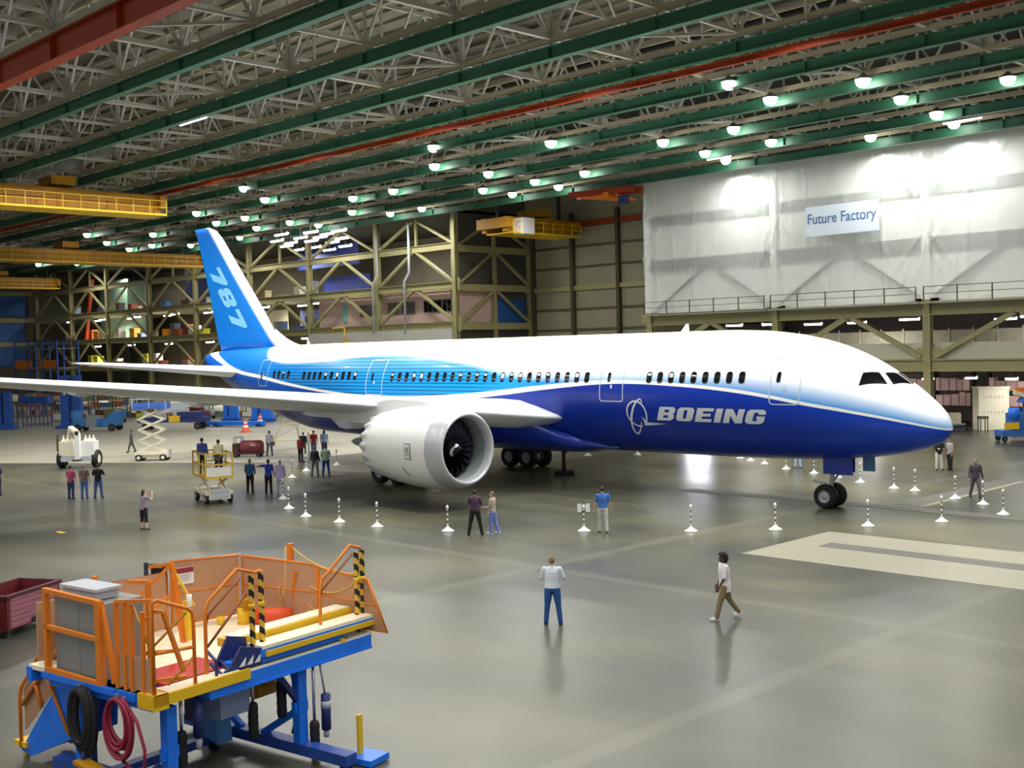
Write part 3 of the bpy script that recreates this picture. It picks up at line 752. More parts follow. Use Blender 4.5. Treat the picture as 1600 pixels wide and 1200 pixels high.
WING = [(2.2, 18.1, 31.8, 3.6, 1.6, .35), (3.4, 18.9, 31.9, 3.74, 1.45, .35), (5.5, 20.5, 32.0, 4.0, 1.2, .35), (9.8, 23.4, 32.6, 4.5, .92, .35), (14, 26.4, 34.0, 5.02, .74, .3), (18, 29.3, 35.5, 5.5, .6, .25), (22, 32.2, 37.0, 5.95, .46, .2), (26, 35.2, 38.6, 6.4, .34, .14), (28.4, 37.6, 39.9, 6.7, .22, .1), (29.6, 39.6, 41.2, 6.85, .12, .05), (30.1, 41.2, 42.1, 6.9, .05, 0)]
for sd, nm in ((-1, 'wing'), (1, 'wing')):
    w_ = loft(nm, WING, M_GREYW, plane, sd)
    for (y, s0, s1, z) in ((7.0, 27.5, 34.2, 3.75), (13.5, 30.0, 35.8, 4.7), (19, 32.6, 37.4, 5.4)):
        MB().lathe([(-s0-1.5, .02), (-s0-2.2, .14), (-s0-3.2, .2), (-s1+1.2, .18), (-s1+.4, .1), (-s1, .02)], (0, y*sd, z), 'x', 14).build('flap_fairing', M_GREYW, w_)
    # drooped inboard flap
    f_ = MB(); f_.prism([(-36.9, sd*4.4, 4.15), (-34.5, sd*4.4, 3.72), (-33.1, sd*4.4, 2.82), (-32.4, sd*4.4, 2.74), (-29.5, sd*4.4, 3.1), (-28.5, sd*4.4, 4.1)], (0, sd*.9, .06)); f_.prism([(-32.2, sd*3.2, 3.5), (-34.6, sd*3.2, 3.62), (-34.6, sd*3.2, 3.7), (-31.6, sd*3.2, 3.85)], (-.8, sd*5.6, .75)); f_.build('flap', M_GREYW, w_)
# fin
FIN = [(7.2, 46.6, 54.4, .9), (8.1, 47.0, 54.9, .86), (10, 48.6, 55.45, .7), (12, 50.5, 56.1, .56), (14, 52.4, 56.8, .44), (15.5, 53.85, 57.3, .34), (16.1, 54.6, 57.55, .27), (16.45, 55.7, 57.75, .12)]
b = MB(); R_ = []
for z, a, c, th in FIN:
    ch = c-a; R_.append([(-(a+ch*x), t*th/2, z) for x, t in FO]+[(-(a+ch*x), -t*th/2, z) for x, t in FO[-2:0:-1]])
n = len(R_[0]); b.add([p for r in R_ for p in r], [(i*n+k, i*n+(k+1) % n, (i+1)*n+(k+1) % n, (i+1)*n+k) for i in range(len(R_)-1) for k in range(n)]+[tuple(range(n)), tuple((len(R_)-1)*n+k for k in range(n))], 0, True)
b.grid(lambda u, v: (-(43.0+4.4*u), .16*(2*v-1)*u, 7.5+u*u*1.35*(1-abs(2*v-1))), 12, 8)
fin = b.build('tail_fin', M_FIN, plane)
def fin_y(s, z):
    for i in range(len(FIN)-1):
        if FIN[i][0] <= z <= FIN[i+1][0]:
            t = (z-FIN[i][0])/(FIN[i+1][0]-FIN[i][0]); a, c, th = [FIN[i][j]+(FIN[i+1][j]-FIN[i][j])*t for j in (1, 2, 3)]
            x = max(.02, min(.98, (s-a)/(c-a))); return .5*th*(2.969*sqrt(x)-1.26*x-3.516*x*x+2.843*x**3-1.015*x**4)
    return .2
DIG = {'7': [[(0, 7.2), (0, 10), (9, 10), (10, 9), (10, 7.6), (6.6, 0), (2.2, 0), (5.4, 7.2)]],
       '8': [[(1.5, 0), (8.5, 0), (10, 1.5), (10, 4), (9, 5), (10, 6), (10, 8.5), (8.5, 10), (1.5, 10), (0, 8.5), (0, 6), (1, 5), (0, 4), (0, 1.5)], [(3.8, 2.2), (6.2, 2.2), (6.2, 3.9), (3.8, 3.9)], [(3.8, 6.1), (6.2, 6.1), (6.2, 7.8), (3.8, 7.8)]]}
M_DIG = mat('tail_numeral_blue', (128, 198, 240), .4, 0, 0)
rd = Vector((3.05, -3.3)).normalized()    # reading direction in (x, z)
upd = Vector((1, .04)).normalized()
for ch, (cx, cz) in zip('787', ((-54.35, 12.75), (-53.05, 11.2), (-51.75, 9.62))):
    rings = []
    for ring in DIG[ch]:
        rings.append([(-(cx+rd.x*(x-5)*.185+upd.x*(y-5)*.19), cz+rd.y*(x-5)*.185+upd.y*(y-5)*.19) for x, y in ring])
    flat_to_skin('numeral', rings, M_DIG, cut=.3, parent=fin, place=lambda s, z: (-s, -fin_y(s, z)-.015, z))
# tailplane
STAB = [(.6, 48.4, 54.8, 5.75, .85, 0), (1.6, 49.4, 55.0, 5.88, .78, 0), (5, 52.3, 56.0, 6.25, .52, 0), (8.5, 55.2, 57.1, 6.62, .3, 0), (9.6, 56.3, 57.5, 6.74, .16, 0), (9.9, 56.9, 57.6, 6.78, .05, 0)]
for sd in (-1, 1): loft('tailplane', STAB, M_GREYW, plane, sd)

# engines
M_NAC = mat('engine_cowl_white', (240, 240, 238), .3, 0, .01, 2, coat=.2)
M_LIP = mat('inlet_lip_grey', (196, 198, 204), .3, .25, .02, 2)
M_INL = mat('inlet_liner_grey', (140, 148, 146), .45, 0, .04, 5)
M_FAN = mat('fan_blade_metal', (62, 64, 84), .35, .6, .05, 5)
def engine(sd):
    e = thing('engine', None, None, (-17.45, 9.75*sd, 2.72)); e.parent = plane
    b_ = MB(); NN = 80; prof = [(-.92, 1.80), (-1.4, 1.86), (-2.2, 1.90), (-3.2, 1.87), (-4.2, 1.76), (-5.2, 1.60), (-5.9, 1.46)]
    V_ = []
    for i, (h, r) in enumerate(prof):
        for k in range(NN):
            a = 2*pi*k/NN; hh = h
            if i == len(prof)-1: hh = h-.36*abs(((k*18/NN) % 1)-.5)*2+.18
            V_.append((hh, r*cos(a), r*sin(a)))
    m_ = len(V_)
    for k in range(NN): V_.append((V_[m_-NN+k][0]+.02, 1.40*cos(2*pi*k/NN), 1.40*sin(2*pi*k/NN)))
    for k in range(NN): V_.append((-4.2, 1.45*cos(2*pi*k/NN), 1.45*sin(2*pi*k/NN)))
    b_.add(V_, [(i*NN+k, i*NN+(k+1) % NN, (i+1)*NN+(k+1) % NN, (i+1)*NN+k) for i in range(len(prof)+1) for k in range(NN)], 0, True)
    c_ = b_.build('engine_cowl', M_NAC, e)
    MB().lathe([(-.92, 1.802), (-.6, 1.77), (-.3, 1.70), (-.12, 1.63), (-.03, 1.57), (0, 1.51), (-.05, 1.45), (-.18, 1.40), (-.4, 1.37)], axis='x', n=72).build('inlet_lip', M_LIP, e)
    MB().lathe([(-.4, 1.37), (-.8, 1.38), (-1.3, 1.42), (-1.9, 1.43)], axis='x', n=72).build('inlet_liner', M_INL, e)
    f_ = MB(); f_.lathe([(-1.65, 1.41), (-1.65, .2)], axis='x', n=40, m=1)
    for k in range(20):
        a = 2*pi*k/20
        def bl(u, v, a=a):
            r = .34+1.06*u; tw = .25+.75*u; ch = .20+.16*sin(pi*u*.9)+.05
            x = -1.2-.12*u*u+.10*sin(pi*u)-(v-.5)*ch*2*cos(tw)*.8; q = a+(v-.5)*ch*2*sin(tw)/r+.18*u*u
            return (x, r*cos(q), r*sin(q))
        f_.grid(bl, 8, 4, 0)
    f_.build('fan', [M_FAN, M_BLACK], e)
    sp_ = MB().lathe([(-.48, .0), (-.54, .07), (-.7, .17), (-.95, .28), (-1.2, .36), (-1.3, .37)], axis='x', n=32).build('spinner', M_BLACK, e)
    q = MB()
    for a0, dr in ((.0, 0), ):
        def sw(u, v):
            h = -.60-.50*u; r = (.11+.16*u/.2 if u < .2 else .142+(.345-.142)*(u-.2)/.8)+.03; a = 2.2+u*2.6+(v-.5)*(1.0-.5*u); return (h, r*1.03*cos(a), r*1.03*sin(a))
        q.grid(sw, 20, 3)
    q.build('spinner_swirl', M_WHITE, sp_)
    MB().lathe([(-4.3, 1.0), (-5.6, .98), (-6.6, .74), (-7.0, .66), (-7.0, .60), (-6.4, .62)], axis='x', n=36).build('core_nozzle', M_GREY, e)
    MB().lathe([(-6.4, .45), (-7.0, .40), (-8.2, .16), (-8.6, .0)], axis='x', n=24).build('exhaust_plug', M_GREY, e)
    p_ = MB()
    def py(u, v):
        s = .9+8.2*u; top = [1.95, 2.1, 2.28, 2.35, 2.25, 2.0, 1.7][min(6, int(u*6.999))]
        return (-s, (v-.5)*.0, 0)
    for y0 in (-.24, .24): pass
    out = [(-1.6, 1.80), (-3.0, 2.08), (-5.2, 2.12), (-7.0, 1.85), (-10.5, 1.6), (-12.2, 1.4), (-9.0, 1.0), (-6.6, .9), (-5.0, 1.5), (-3.0, 1.6)]
    p_.prism([(x, -.22, z) for x, z in out], (0, .44, 0)); p_.build('engine_pylon', M_PAINTW, e)
    if sd < 0:
        def on(h, a):   # cowl marks
            r = 1.91; return (h, r*cos(a), r*sin(a))
        lg = MB(); lg.grid(lambda u, v: on(-1.75-.42*u, pi+.22-.38*v), 4, 6); o_ = lg.build('maker_badge', mat('badge_grey', (150, 152, 160), .4, 0, 0), c_)
        lg = MB(); lg.grid(lambda u, v: tuple(Vector(on(-1.80-.32*u, pi+.19-.32*v))*1.0+Vector((0, -.006, 0))), 4, 6); lg.build('badge_face', M_WHITE, o_)
        for hh in (-1.87, -1.98):
            lg = MB(); lg.grid(lambda u, v, hh=hh: tuple(Vector(on(hh-.035*u, pi+.14-.22*v))+Vector((0, -.013, 0))), 2, 6)
            lg.grid(lambda u, v, hh=hh: tuple(Vector(on(hh-.10*u, pi-.07+.0-.02*v+.1*u))+Vector((0, -.013, 0))), 3, 2); lg.build('badge_letter', M_DGREY, o_)
        lg = MB(); lg.grid(lambda u, v: on(-2.5-.3*u*.0-.05*v+.28*u, pi-.45-.28*u if False else pi+.42+.26*u), 6, 2); lg.build('cowl_slot', M_DGREY, c_)
        MB().bb(-2.2, -1.75, -.35, -.2, -1.98, -1.86).build('cowl_latch', M_LGREY, c_)
    return e
for sd in (-1, 1): engine(sd)

# landing gear
M_HUB = mat('wheel_hub_grey', (176, 178, 182), .4, .2, .03, 4)
def wheel(name, c, r, w, parent, ax='y'):
    b_ = MB(); h = w/2
    b_.lathe([(-h*.8, r*.52), (-h, r*.66), (-h, r*.84), (-h*.72, r*.96), (-h*.3, r), (h*.3, r), (h*.72, r*.96), (h, r*.84), (h, r*.66), (h*.8, r*.52)], c, ax, 32)
    b_.lathe([(-h*.8, r*.52), (-h*.55, r*.48), (-h*.5, r*.22), (-h*.75, r*.18), (-h*.75, 0)], c, ax, 24, 1); b_.lathe([(h*.8, r*.52), (h*.55, r*.48), (h*.5, r*.22), (h*.75, r*.18), (h*.75, 0)], c, ax, 24, 1)
    return b_.build(name, [M_BLACK, M_HUB], parent)
g = MB(); g.tube([(-5.35, 0, .52), (-5.15, 0, 2.3)], .10, 12); g.tube([(-5.3, 0, 1.05), (-4.4, 0, 2.1)], .06, 8); g.tube([(-5.4, -.5, .52), (-5.4, .5, .52)], .07, 10); g.bar((-5.55, 0, 1.0), (-6.1, -.1, 1.1), .12)
ng = g.build('nose_gear', M_LGREY, plane)
for y in (-.38, .38): wheel('nose_wheel', (-5.36, y, .52), .52, .38, ng)
M_PDOOR = mat('gear_door_pale_blue', (110, 160, 200), .4, 0, .03, 2)
for y, sa, sb in ((-.55, 5.35, 4.0), (.55, 5.2, 4.5)): MB().bb(-sa, -sb, y-.025, y+.025, 1.5, 2.3).build('gear_door', M_NAVYB, ng)
MB().bb(-4.15, -3.6, .58, .62, 1.58, 2.4).build('gear_door', M_PDOOR, ng)
for sd in (-1, 1):
    y = 4.9*sd; g = MB(); g.tube([(-28.4, y, .66), (-28.1, y-.1*sd, 3.4)], .2, 14); g.tube([(-28.3, y, 1.4), (-28.2, y-1.9*sd, 2.8)], .1, 10); g.bar((-27.4, y, .68), (-29.4, y, .68), .24, .28)
    mg = g.build('main_gear', M_LGREY, plane)
    for xx in (-27.67, -29.13):
        for dy in (-.62, .62): wheel('main_wheel', (xx, y+dy, .66), .66, .48, mg)
    g = MB(); g.bb(-29.3, -27.2, y+1.0*sd-.03, y+1.0*sd+.03, 1.6, 3.2); g.build('gear_door', M_PAINTW, mg)
# ------------------------------------------------------------------ people
SKIN = {'light': mat('skin_light', (212, 166, 140), .5, 0, .05, 8), 'tan': mat('skin_tan', (172, 122, 94), .5, 0, .05, 8), 'dark': mat('skin_dark', (92, 62, 46), .5, 0, .05, 8)}
def cloth(r, g, b): return mat('cloth_%d_%d_%d' % (r, g, b), (r, g, b), .85, 0, .1, 9)
M_EYE = mat('eye_dark', (26, 20, 18), .2, 0, 0); M_LIPS = mat('lips', (160, 92, 84), .5, 0, 0)
def ball(mb, c, r, n=12):
    """ellipsoid with radii r"""
    c = Vector(c); V = []; m = n//2
    for i in range(1, m):
        t = pi*i/m
        for k in range(n): a = 2*pi*k/n; V.append(c+Vector((r[0]*sin(t)*cos(a), r[1]*sin(t)*sin(a), r[2]*cos(t))))
    top = len(V); V += [c+Vector((0, 0, r[2])), c-Vector((0, 0, r[2]))]
    F = [(i*n+k, (i+1)*n+k, (i+1)*n+(k+1) % n, i*n+(k+1) % n) for i in range(m-2) for k in range(n)]
    F += [(top, k, (k+1) % n) for k in range(n)]+[(top+1, (m-2)*n+(k+1) % n, (m-2)*n+k) for k in range(n)]
    return mb.add(V, F, 0, True)
def limb(mb, pts, rs):
    """round tapering limb with ball joints"""
    P = [Vector(p) for p in pts]
    for i in range(len(P)-1): mb.tube([P[i], P[i].lerp(P[i+1], .5), P[i+1]], [rs[i], (rs[i]+rs[i+1])/2*1.03, rs[i+1]], 10)
    for p, r in zip(P, rs): ball(mb, p, (r, r, r), 10)
def rings(mb, rs, n=16):
    """closed stack of ellipses (x, y, z, rx, ry)"""
    V = []; k_ = len(rs)
    for (x, y, z, rx, ry) in rs:
        for k in range(n): a = 2*pi*k/n; V.append((x+rx*cos(a), y+ry*sin(a), z))
    F = [(i*n+k, i*n+(k+1) % n, (i+1)*n+(k+1) % n, (i+1)*n+k) for i in range(k_-1) for k in range(n)]
    F += [tuple(range(n))[::-1], tuple((k_-1)*n+k for k in range(n))]
    mb.add(V, F, 0, True)
def fuse(mb, name, m, parent, vox, smooth=2):
    """melts the overlapping pieces into one continuous skin"""
    o = mb.build(name, m, parent)
    r = o.modifiers.new('fuse', 'REMESH'); r.mode = 'VOXEL'; r.voxel_size = vox; r.use_smooth_shade = True
    s = o.modifiers.new('soften', 'SMOOTH'); s.iterations = smooth; s.factor = .5
    bpy.context.view_layer.update()
    me = bpy.data.meshes.new_from_object(o.evaluated_get(bpy.context.evaluated_depsgraph_get()))
    o.modifiers.clear(); old = o.data; o.data = me; bpy.data.meshes.remove(old)
    if not me.materials: me.materials.append(m)
    for p in me.polygons: p.use_smooth = True
    return o
def person(label, loc, rotz, shirt, pants, skin='light', hair=(60, 44, 32), h=1.75, arms=None, legs=None, sleeve=.5, hem=.86, shoes=(30, 28, 28), pant_len=1.0,
           hair_len=0, bulk=1.0, lean=0, fine=False, hat=False, skirted=0, z=0.0, turn=0, group='visitors on the hall floor'):
    """arms: per side (forward pitch, outward, elbow bend, inward); legs: per side (hip pitch, knee bend, outward); local +y is forward"""
    k = h/1.75
    arms = arms or [(4, 8, 12, 0), (4, 8, 12, 0)]; legs = legs or [(2, 2, 3), (-2, 2, 3)]
    ank = []
    J = {}
    for i, sd in enumerate((-1, 1)):
        a, kn, ab = legs[i]; a = radians(a); kn = radians(kn); ab = radians(ab)
        hip = Vector((.092*sd, 0, .93)); knee = hip+Vector((sin(ab)*sd*.44, sin(a)*.44, -cos(a)*cos(ab)*.44)); s_ = a-kn
        an = knee+Vector((sin(ab)*sd*.42, sin(s_)*.42, -cos(s_)*cos(ab)*.42)); J[sd] = [hip, knee, an, s_]
    dz = .085-min(J[-1][2].z, J[1][2].z)
    for sd in (-1, 1):
        for q in range(3): J[sd][q] = J[sd][q]+Vector((0, 0, dz))
    L = radians(lean)
    def tor(x, y, zz): d = zz-.95; return Vector((x, y+sin(L)*d, .95+dz+d*cos(L)))
    A = {}
    for i, sd in enumerate((-1, 1)):
        p, q, e, inw = [radians(t) for t in arms[i]]
        sh = tor(.185*sd*bulk**.5, 0, 1.415)
        d1 = Vector((sd*sin(q), sin(p)*cos(q), -cos(p)*cos(q))).normalized(); el = sh+d1*.285
        d2 = Vector((sd*(sin(q)-sin(inw)*1.2), sin(p+e), -cos(p+e))).normalized(); wr = el+d2*.25; A[sd] = [sh, el, wr, d2]
    vox = .0085 if fine else .0125
    # body
    b = MB()
    T = lambda *a: tuple(tor(*a))
    def ring_t(zz, rx, ry, y=0): c = tor(0, y, zz); return (c.x, c.y, c.z, rx*bulk, ry*bulk)
    rings(b, [ring_t(.86, .12, .09), ring_t(.93, .158, .105), ring_t(1.0, .152, .10), ring_t(1.1, .135, .092), ring_t(1.25, .155, .105), ring_t(1.36, .165, .10), ring_t(1.43, .13, .075), ring_t(1.47, .06, .055)])
    hc = tor(0, .012, 1.625)
    limb(b, [tor(0, -.005, 1.42), tor(0, .0, 1.54)], [.062, .055])
    ball(b, hc, (.074, .092, .112), 20); ball(b, hc+Vector((0, .03, -.06)), (.054, .066, .058), 14)
    ball(b, hc+Vector((0, .098, -.012)), (.013, .018, .022), 8)
    for sd in (-1, 1):
        ball(b, hc+Vector((.076*sd, -.005, -.01)), (.011, .02, .031), 8)
        sh, el, wr, d2 = A[sd]
        limb(b, [tor(.10*sd, 0, 1.40), sh, el, wr], [.06, .056*bulk**.5, .041, .029])
        hip, kn, an, s_ = J[sd]
        limb(b, [hip, hip.lerp(kn, .45), kn, kn.lerp(an, .35), an], [.088*bulk**.5, .08*bulk**.5, .056, .054, .036])
        ball(b, an+Vector((0, .03, -.035)), (.036, .07, .03), 10)
        # hand: palm, four unequal bent fingers, thumb from the side
        side = Vector((sd, 0, 0)); palm_n = (side-d2*side.dot(d2)).normalized(); across = d2.cross(palm_n)*(sd)
        if across.y < 0: across = -across
        pc = wr+d2*.055
        M_ = Matrix((across, palm_n, d2)).transposed()
        o0 = len(b.v); ball(b, (0, 0, 0), (.040, .017, .055), 10)
        for i in range(o0, len(b.v)): b.v[i] = tuple(M_ @ Vector(b.v[i])+pc)
        curl = -palm_n
        for f_, (off, ln) in enumerate(((-.030, .062), (-.010, .074), (.011, .078), (.031, .068))):
            p0 = pc+d2*.042+across*off; p1 = p0+(d2*.88+curl*.35).normalized()*ln*.55; p2 = p1+(d2*.5+curl*.8).normalized()*ln*.5
            limb(b, [p0, p1, p2], [.0105, .0098, .0085])
        t0 = pc+across*.03-d2*.02; limb(b, [t0, t0+(across*.8+d2*.5).normalized()*.035, t0+(across*.45+d2*.9+curl*.3).normalized()*.068], [.0125, .011, .009])
    body = fuse(b, 'person', SKIN[skin], None, vox)
    body.location = (loc[0], loc[1], z); body.rotation_euler = (0, 0, rotz); body.scale = (k, k, k)
    tag(body, label, 'person', group)
    # shirt with sleeves
    b = MB(); g = .016
    rg = [ring_t(hem, .165+g, .112+g), ring_t(.95, .168+g, .115+g), ring_t(1.02, .158+g, .108+g), ring_t(1.12, .150+g, .104+g), ring_t(1.26, .160+g, .110+g), ring_t(1.36, .165+g, .104+g), ring_t(1.43, .128+g, .078+g), ring_t(1.475, .08, .075), ring_t(1.505, .064, .062)]
    if skirted: rg = [ring_t(hem-skirted, .17+g, .14+g)]+rg
    rings(b, rg)
    for sd in (-1, 1):
        sh, el, wr, d2 = A[sd]
        pts = [tor(.10*sd, 0, 1.395), sh]; rs = [.075, .07*bulk**.5]
        if sleeve <= .6: pts.append(sh.lerp(el, sleeve/.6*.95)); rs.append(.06)
        else: pts += [el, el.lerp(wr, (sleeve-.6)/.4*.95)]; rs += [.054, .043]
        limb(b, pts, rs)
    fuse(b, 'shirt', cloth(*shirt), body, vox*1.2)
    b = MB(); rings(b, [ring_t(.85, .135+g, .105+g), ring_t(.93, .160+g, .108+g), ring_t(1.0, .153+g, .102+g)])
    for sd in (-1, 1):
        hip, kn, an, s_ = J[sd]; e = an+Vector((0, 0, -.015))
        if pant_len >= .99: limb(b, [hip, hip.lerp(kn, .5), kn, kn.lerp(e, .5), e], [.106*bulk**.5, .098*bulk**.5, .076, .069, .062])
        else: limb(b, [hip, hip.lerp(kn, .5), kn, kn.lerp(an, (pant_len-.5)*2)], [.106, .098, .078, .072])
    fuse(b, 'trousers', cloth(*pants), body, vox*1.2)
    for sd in (-1, 1):
        hip, kn, an, s_ = J[sd]; b = MB(); lift = an.z-.085; pt = min(.9, max(0, lift*4))
        o0 = len(b.v); ball(b, (0, .055, -.035), (.047, .125, .04), 14); b.bb(-.043, .043, -.06, .165, -.078, -.055)
        R_ = Matrix.Rotation(-pt, 4, 'X')
        for i in range(o0, len(b.v)): b.v[i] = tuple(R_ @ Vector(b.v[i])+an)
        b.build('shoe', mat('shoe_%d_%d_%d' % shoes, shoes, .5, 0, .05, 8), body)
    # hair
    b = MB(); V = []; n = 18; fr = radians(62)
    top = 1.0 if hair_len < 2 else 1.5
    for i in range(9):
        for q in range(n):
            a = 2*pi*q/n; back = -sin(a); tmax = fr+(.62*pi-fr)*smoothstep((back+.55)/1.1)+.28*hair_len*max(0, back)
            t = tmax*i/8; V.append(hc+Vector((.083*top*sin(t)*cos(a), (.101*top*sin(t)*sin(a)-.004), .122*top*cos(t)+.004)))
    F_ = [(i*n+q, i*n+(q+1) % n, (i+1)*n+(q+1) % n, (i+1)*n+q) for i in range(8) for q in range(n)]
    b.add(V, F_, 0, True)
    if hair_len >= 1:
        rings(b, [(hc.x, hc.y-.05, hc.z-.22*min(hair_len, 1.3), .05, .02), (hc.x, hc.y-.055, hc.z-.1, .078, .045), (hc.x, hc.y-.03, hc.z+.02, .082, .07), (hc.x, hc.y-.02, hc.z+.06, .07, .06)])
    b.build('hair', mat('hair_%d_%d_%d' % hair, hair, .7, 0, .15, 20), body)
    b = MB()
    for sd in (-1, 1): ball(b, hc+Vector((.029*sd, .083, .008)), (.012, .008, .007), 8); b.box(hc+Vector((.029*sd, .087, .027)), (.03, .008, .006))
    b.build('eyes', M_EYE, body)
    b = MB(); ball(b, hc+Vector((0, .094, -.058)), (.022, .008, .007), 8); b.build('mouth', M_LIPS, body)
    return body
BK = pi/4                                   # turned away from the balcony, towards the aircraft
person('man in white short sleeved shirt and blue trousers standing alone, back turned', (-.3, -22.6), BK-.12, (226, 236, 246), (38, 84, 150), hair=(132, 108, 74), arms=[(16, 20, 74, 34), (16, 20, 74, 34)], legs=[(0, 2, 6), (-3, 2, 7)], sleeve=.55, bulk=1.12, fine=True, hem=.93)
person('person in loose white T-shirt and khaki trousers striding across the empty floor, dark curly hair', (2.75, -19.35), BK+pi/2+.15, (240, 236, 240), (134, 118, 84), 'dark', (26, 22, 20), arms=[(14, 8, 18, 4), (-4, 8, 30, 10)], legs=[(22, 6, 2), (-20, 18, 2)], sleeve=.58, bulk=1.12, hem=.76, shoes=(232, 230, 226), fine=True, hair_len=2, h=1.74, lean=3)
person('man in blue polo shirt and pale grey trousers beside the sign post, back turned', (-8.8, -10.8), BK, (60, 112, 186), (190, 192, 190), hair=(36, 30, 28), arms=[(6, 14, 14, 0), (0, 14, 22, 0)], legs=[(8, 6, 3), (-6, 4, 3)], bulk=1.1, hem=.95, shoes=(70, 64, 56))
person('man in purple shirt and black trousers standing with legs apart under the engine inlet', (-12.3, -14.2), BK, (74, 50, 78), (24, 26, 26), 'tan', (24, 22, 22), arms=[(12, 12, 60, 40), (12, 12, 60, 40)], legs=[(0, 2, 11), (0, 2, 11)], hem=.95)
person('woman in brown patterned top and light blue jeans beside the man in purple', (-11.95, -13.6), BK+1.2, (176, 160, 142), (112, 128, 196), hair=(120, 96, 88), arms=[(10, 8, 70, 10), (8, 8, 30, 6)], legs=[(6, 4, 2), (-8, 10, 2)], hair_len=.8, h=1.64, shoes=(226, 228, 236))
person('woman in lilac top and black cropped trousers photographing with raised hands, standing alone', (-24.4, -21.6), BK-.5, (150, 134, 150), (22, 22, 26), hair=(44, 34, 30), arms=[(62, 10, 96, 20), (62, 10, 96, 20)], legs=[(2, 3, 4), (-3, 3, 9)], pant_len=.66, hair_len=1, h=1.66, sleeve=.25, shoes=(44, 44, 46))
person('man in dark grey shirt and grey trousers walking among the stanchions off the nose', (-1.8, 6.2), BK+pi-.1, (66, 62, 70), (98, 94, 96), 'tan', (110, 100, 96), arms=[(-4, 14, 10, 0), (8, 14, 14, 0)], legs=[(14, 8, 4), (-14, 10, 4)], sleeve=1.0, bulk=1.08)
person('man in teal top and dark trousers between the yellow lift and the pointing man', (-31.6, -12.1), BK, (60, 104, 150), (34, 30, 38), hair=(110, 120, 126), arms=[(10, 10, 30, 14), (10, 10, 30, 14)], sleeve=1.0)
person('man in bright blue shirt and black trousers pointing with a raised arm', (-30.5, -11.7), BK, (46, 66, 178), (26, 22, 28), 'tan', (28, 24, 24), arms=[(30, 86, 40, -20), (4, 10, 14, 0)], sleeve=.5)
person('person in pale lilac clothes head to foot beside the pointing man', (-29.8, -11.45), BK+.2, (190, 180, 226), (182, 174, 206), hair=(150, 140, 150), h=1.72, sleeve=1.0, shoes=(170, 164, 190), skirted=.14)
person('person in pink shirt and dark jeans in front of the white tow truck', (-37.3, -19.0), BK-.2, (196, 88, 122), (48, 62, 110), hair=(30, 26, 26), arms=[(10, 8, 40, 20), (10, 8, 40, 20)], h=1.7)
person('person in grey brown top and light jeans before the white tow truck, middle of three', (-36.85, -18.5), BK, (136, 118, 108), (84, 122, 180), hair=(150, 140, 124), h=1.74)
person('person in black shirt and blue jeans before the white tow truck', (-36.35, -18.0), BK, (34, 32, 40), (74, 104, 162), hair=(60, 48, 40), arms=[(20, 22, 90, 50), (20, 22, 90, 50)], legs=[(0, 2, 6), (0, 2, 6)])
person('person in navy clothes cut off by the photo edge below the wing', (-42.05, -20.85), BK, (60, 58, 92), (40, 38, 74), hair=(40, 34, 34), h=1.72)
person('person in dark grey overalls walking beside the raised white scissor lift', (-61.2, -3.9), BK+pi/2+.3, (82, 82, 86), (76, 76, 80), 'tan', (32, 26, 26), legs=[(18, 4, 2), (-16, 8, 2)], sleeve=.9)
person('man in pale lavender shirt and grey blue trousers next to the maroon tank cart', (-49.2, .4), BK, (206, 204, 222), (104, 108, 138), hair=(40, 36, 38), legs=[(0, 2, 6), (0, 2, 6)])
person('person in red jacket and black trousers beside the tall white post under the tail', (-43.2, -1.1), BK-.4, (122, 30, 34), (22, 20, 22), hair=(80, 40, 36), sleeve=1.0, h=1.72)
person('person in red shirt and blue jeans in the group under the rear fuselage', (-46.3, 2.1), BK, (168, 40, 44), (96, 110, 158), 'tan', (48, 40, 40), h=1.75)
person('person in dark green jacket and grey trousers standing behind the red shirt', (-46.6, 1.45), BK+.2, (44, 70, 64), (130, 134, 146), hair=(56, 60, 52), sleeve=1.0, h=1.66)
person('person in light blue shirt with long black hair under the rear fuselage', (-45.7, 2.55), BK, (150, 176, 214), (70, 76, 110), 'tan', (22, 20, 22), hair_len=1.2, h=1.78)
person('person in black jacket and grey trousers beside the pale green shirt', (-35.3, -5.5), BK-.15, (34, 28, 36), (108, 108, 120), hair=(50, 56, 88), legs=[(2, 2, 8), (-4, 4, 8)], sleeve=1.0, h=1.72)
person('person in pale green shirt and blue jeans beside the black jacket', (-35.0, -4.95), BK+.1, (176, 206, 184), (58, 80, 152), hair=(30, 26, 26), legs=[(0, 2, 6), (2, 4, 6)], arms=[(10, 12, 50, 20), (10, 12, 50, 20)], bulk=1.1)
person('person in black jacket and white trousers in the pair behind the nose', (-7.85, 15.6), BK+pi, (30, 30, 30), (196, 194, 186), hair=(120, 120, 112), sleeve=1.0, arms=[(16, 16, 80, 30), (16, 16, 80, 30)])
person('person in grey shirt and black trousers in the pair behind the nose', (-7.35, 15.8), BK+pi/2+.4, (150, 148, 146), (26, 24, 26), 'tan', (50, 42, 36), legs=[(2, 2, 2), (-4, 2, 2)])
person('person in light blue clothes half hidden behind the nose belly', (-14.7, 12.7), BK, (130, 176, 220), (150, 184, 222), hair=(60, 50, 44))

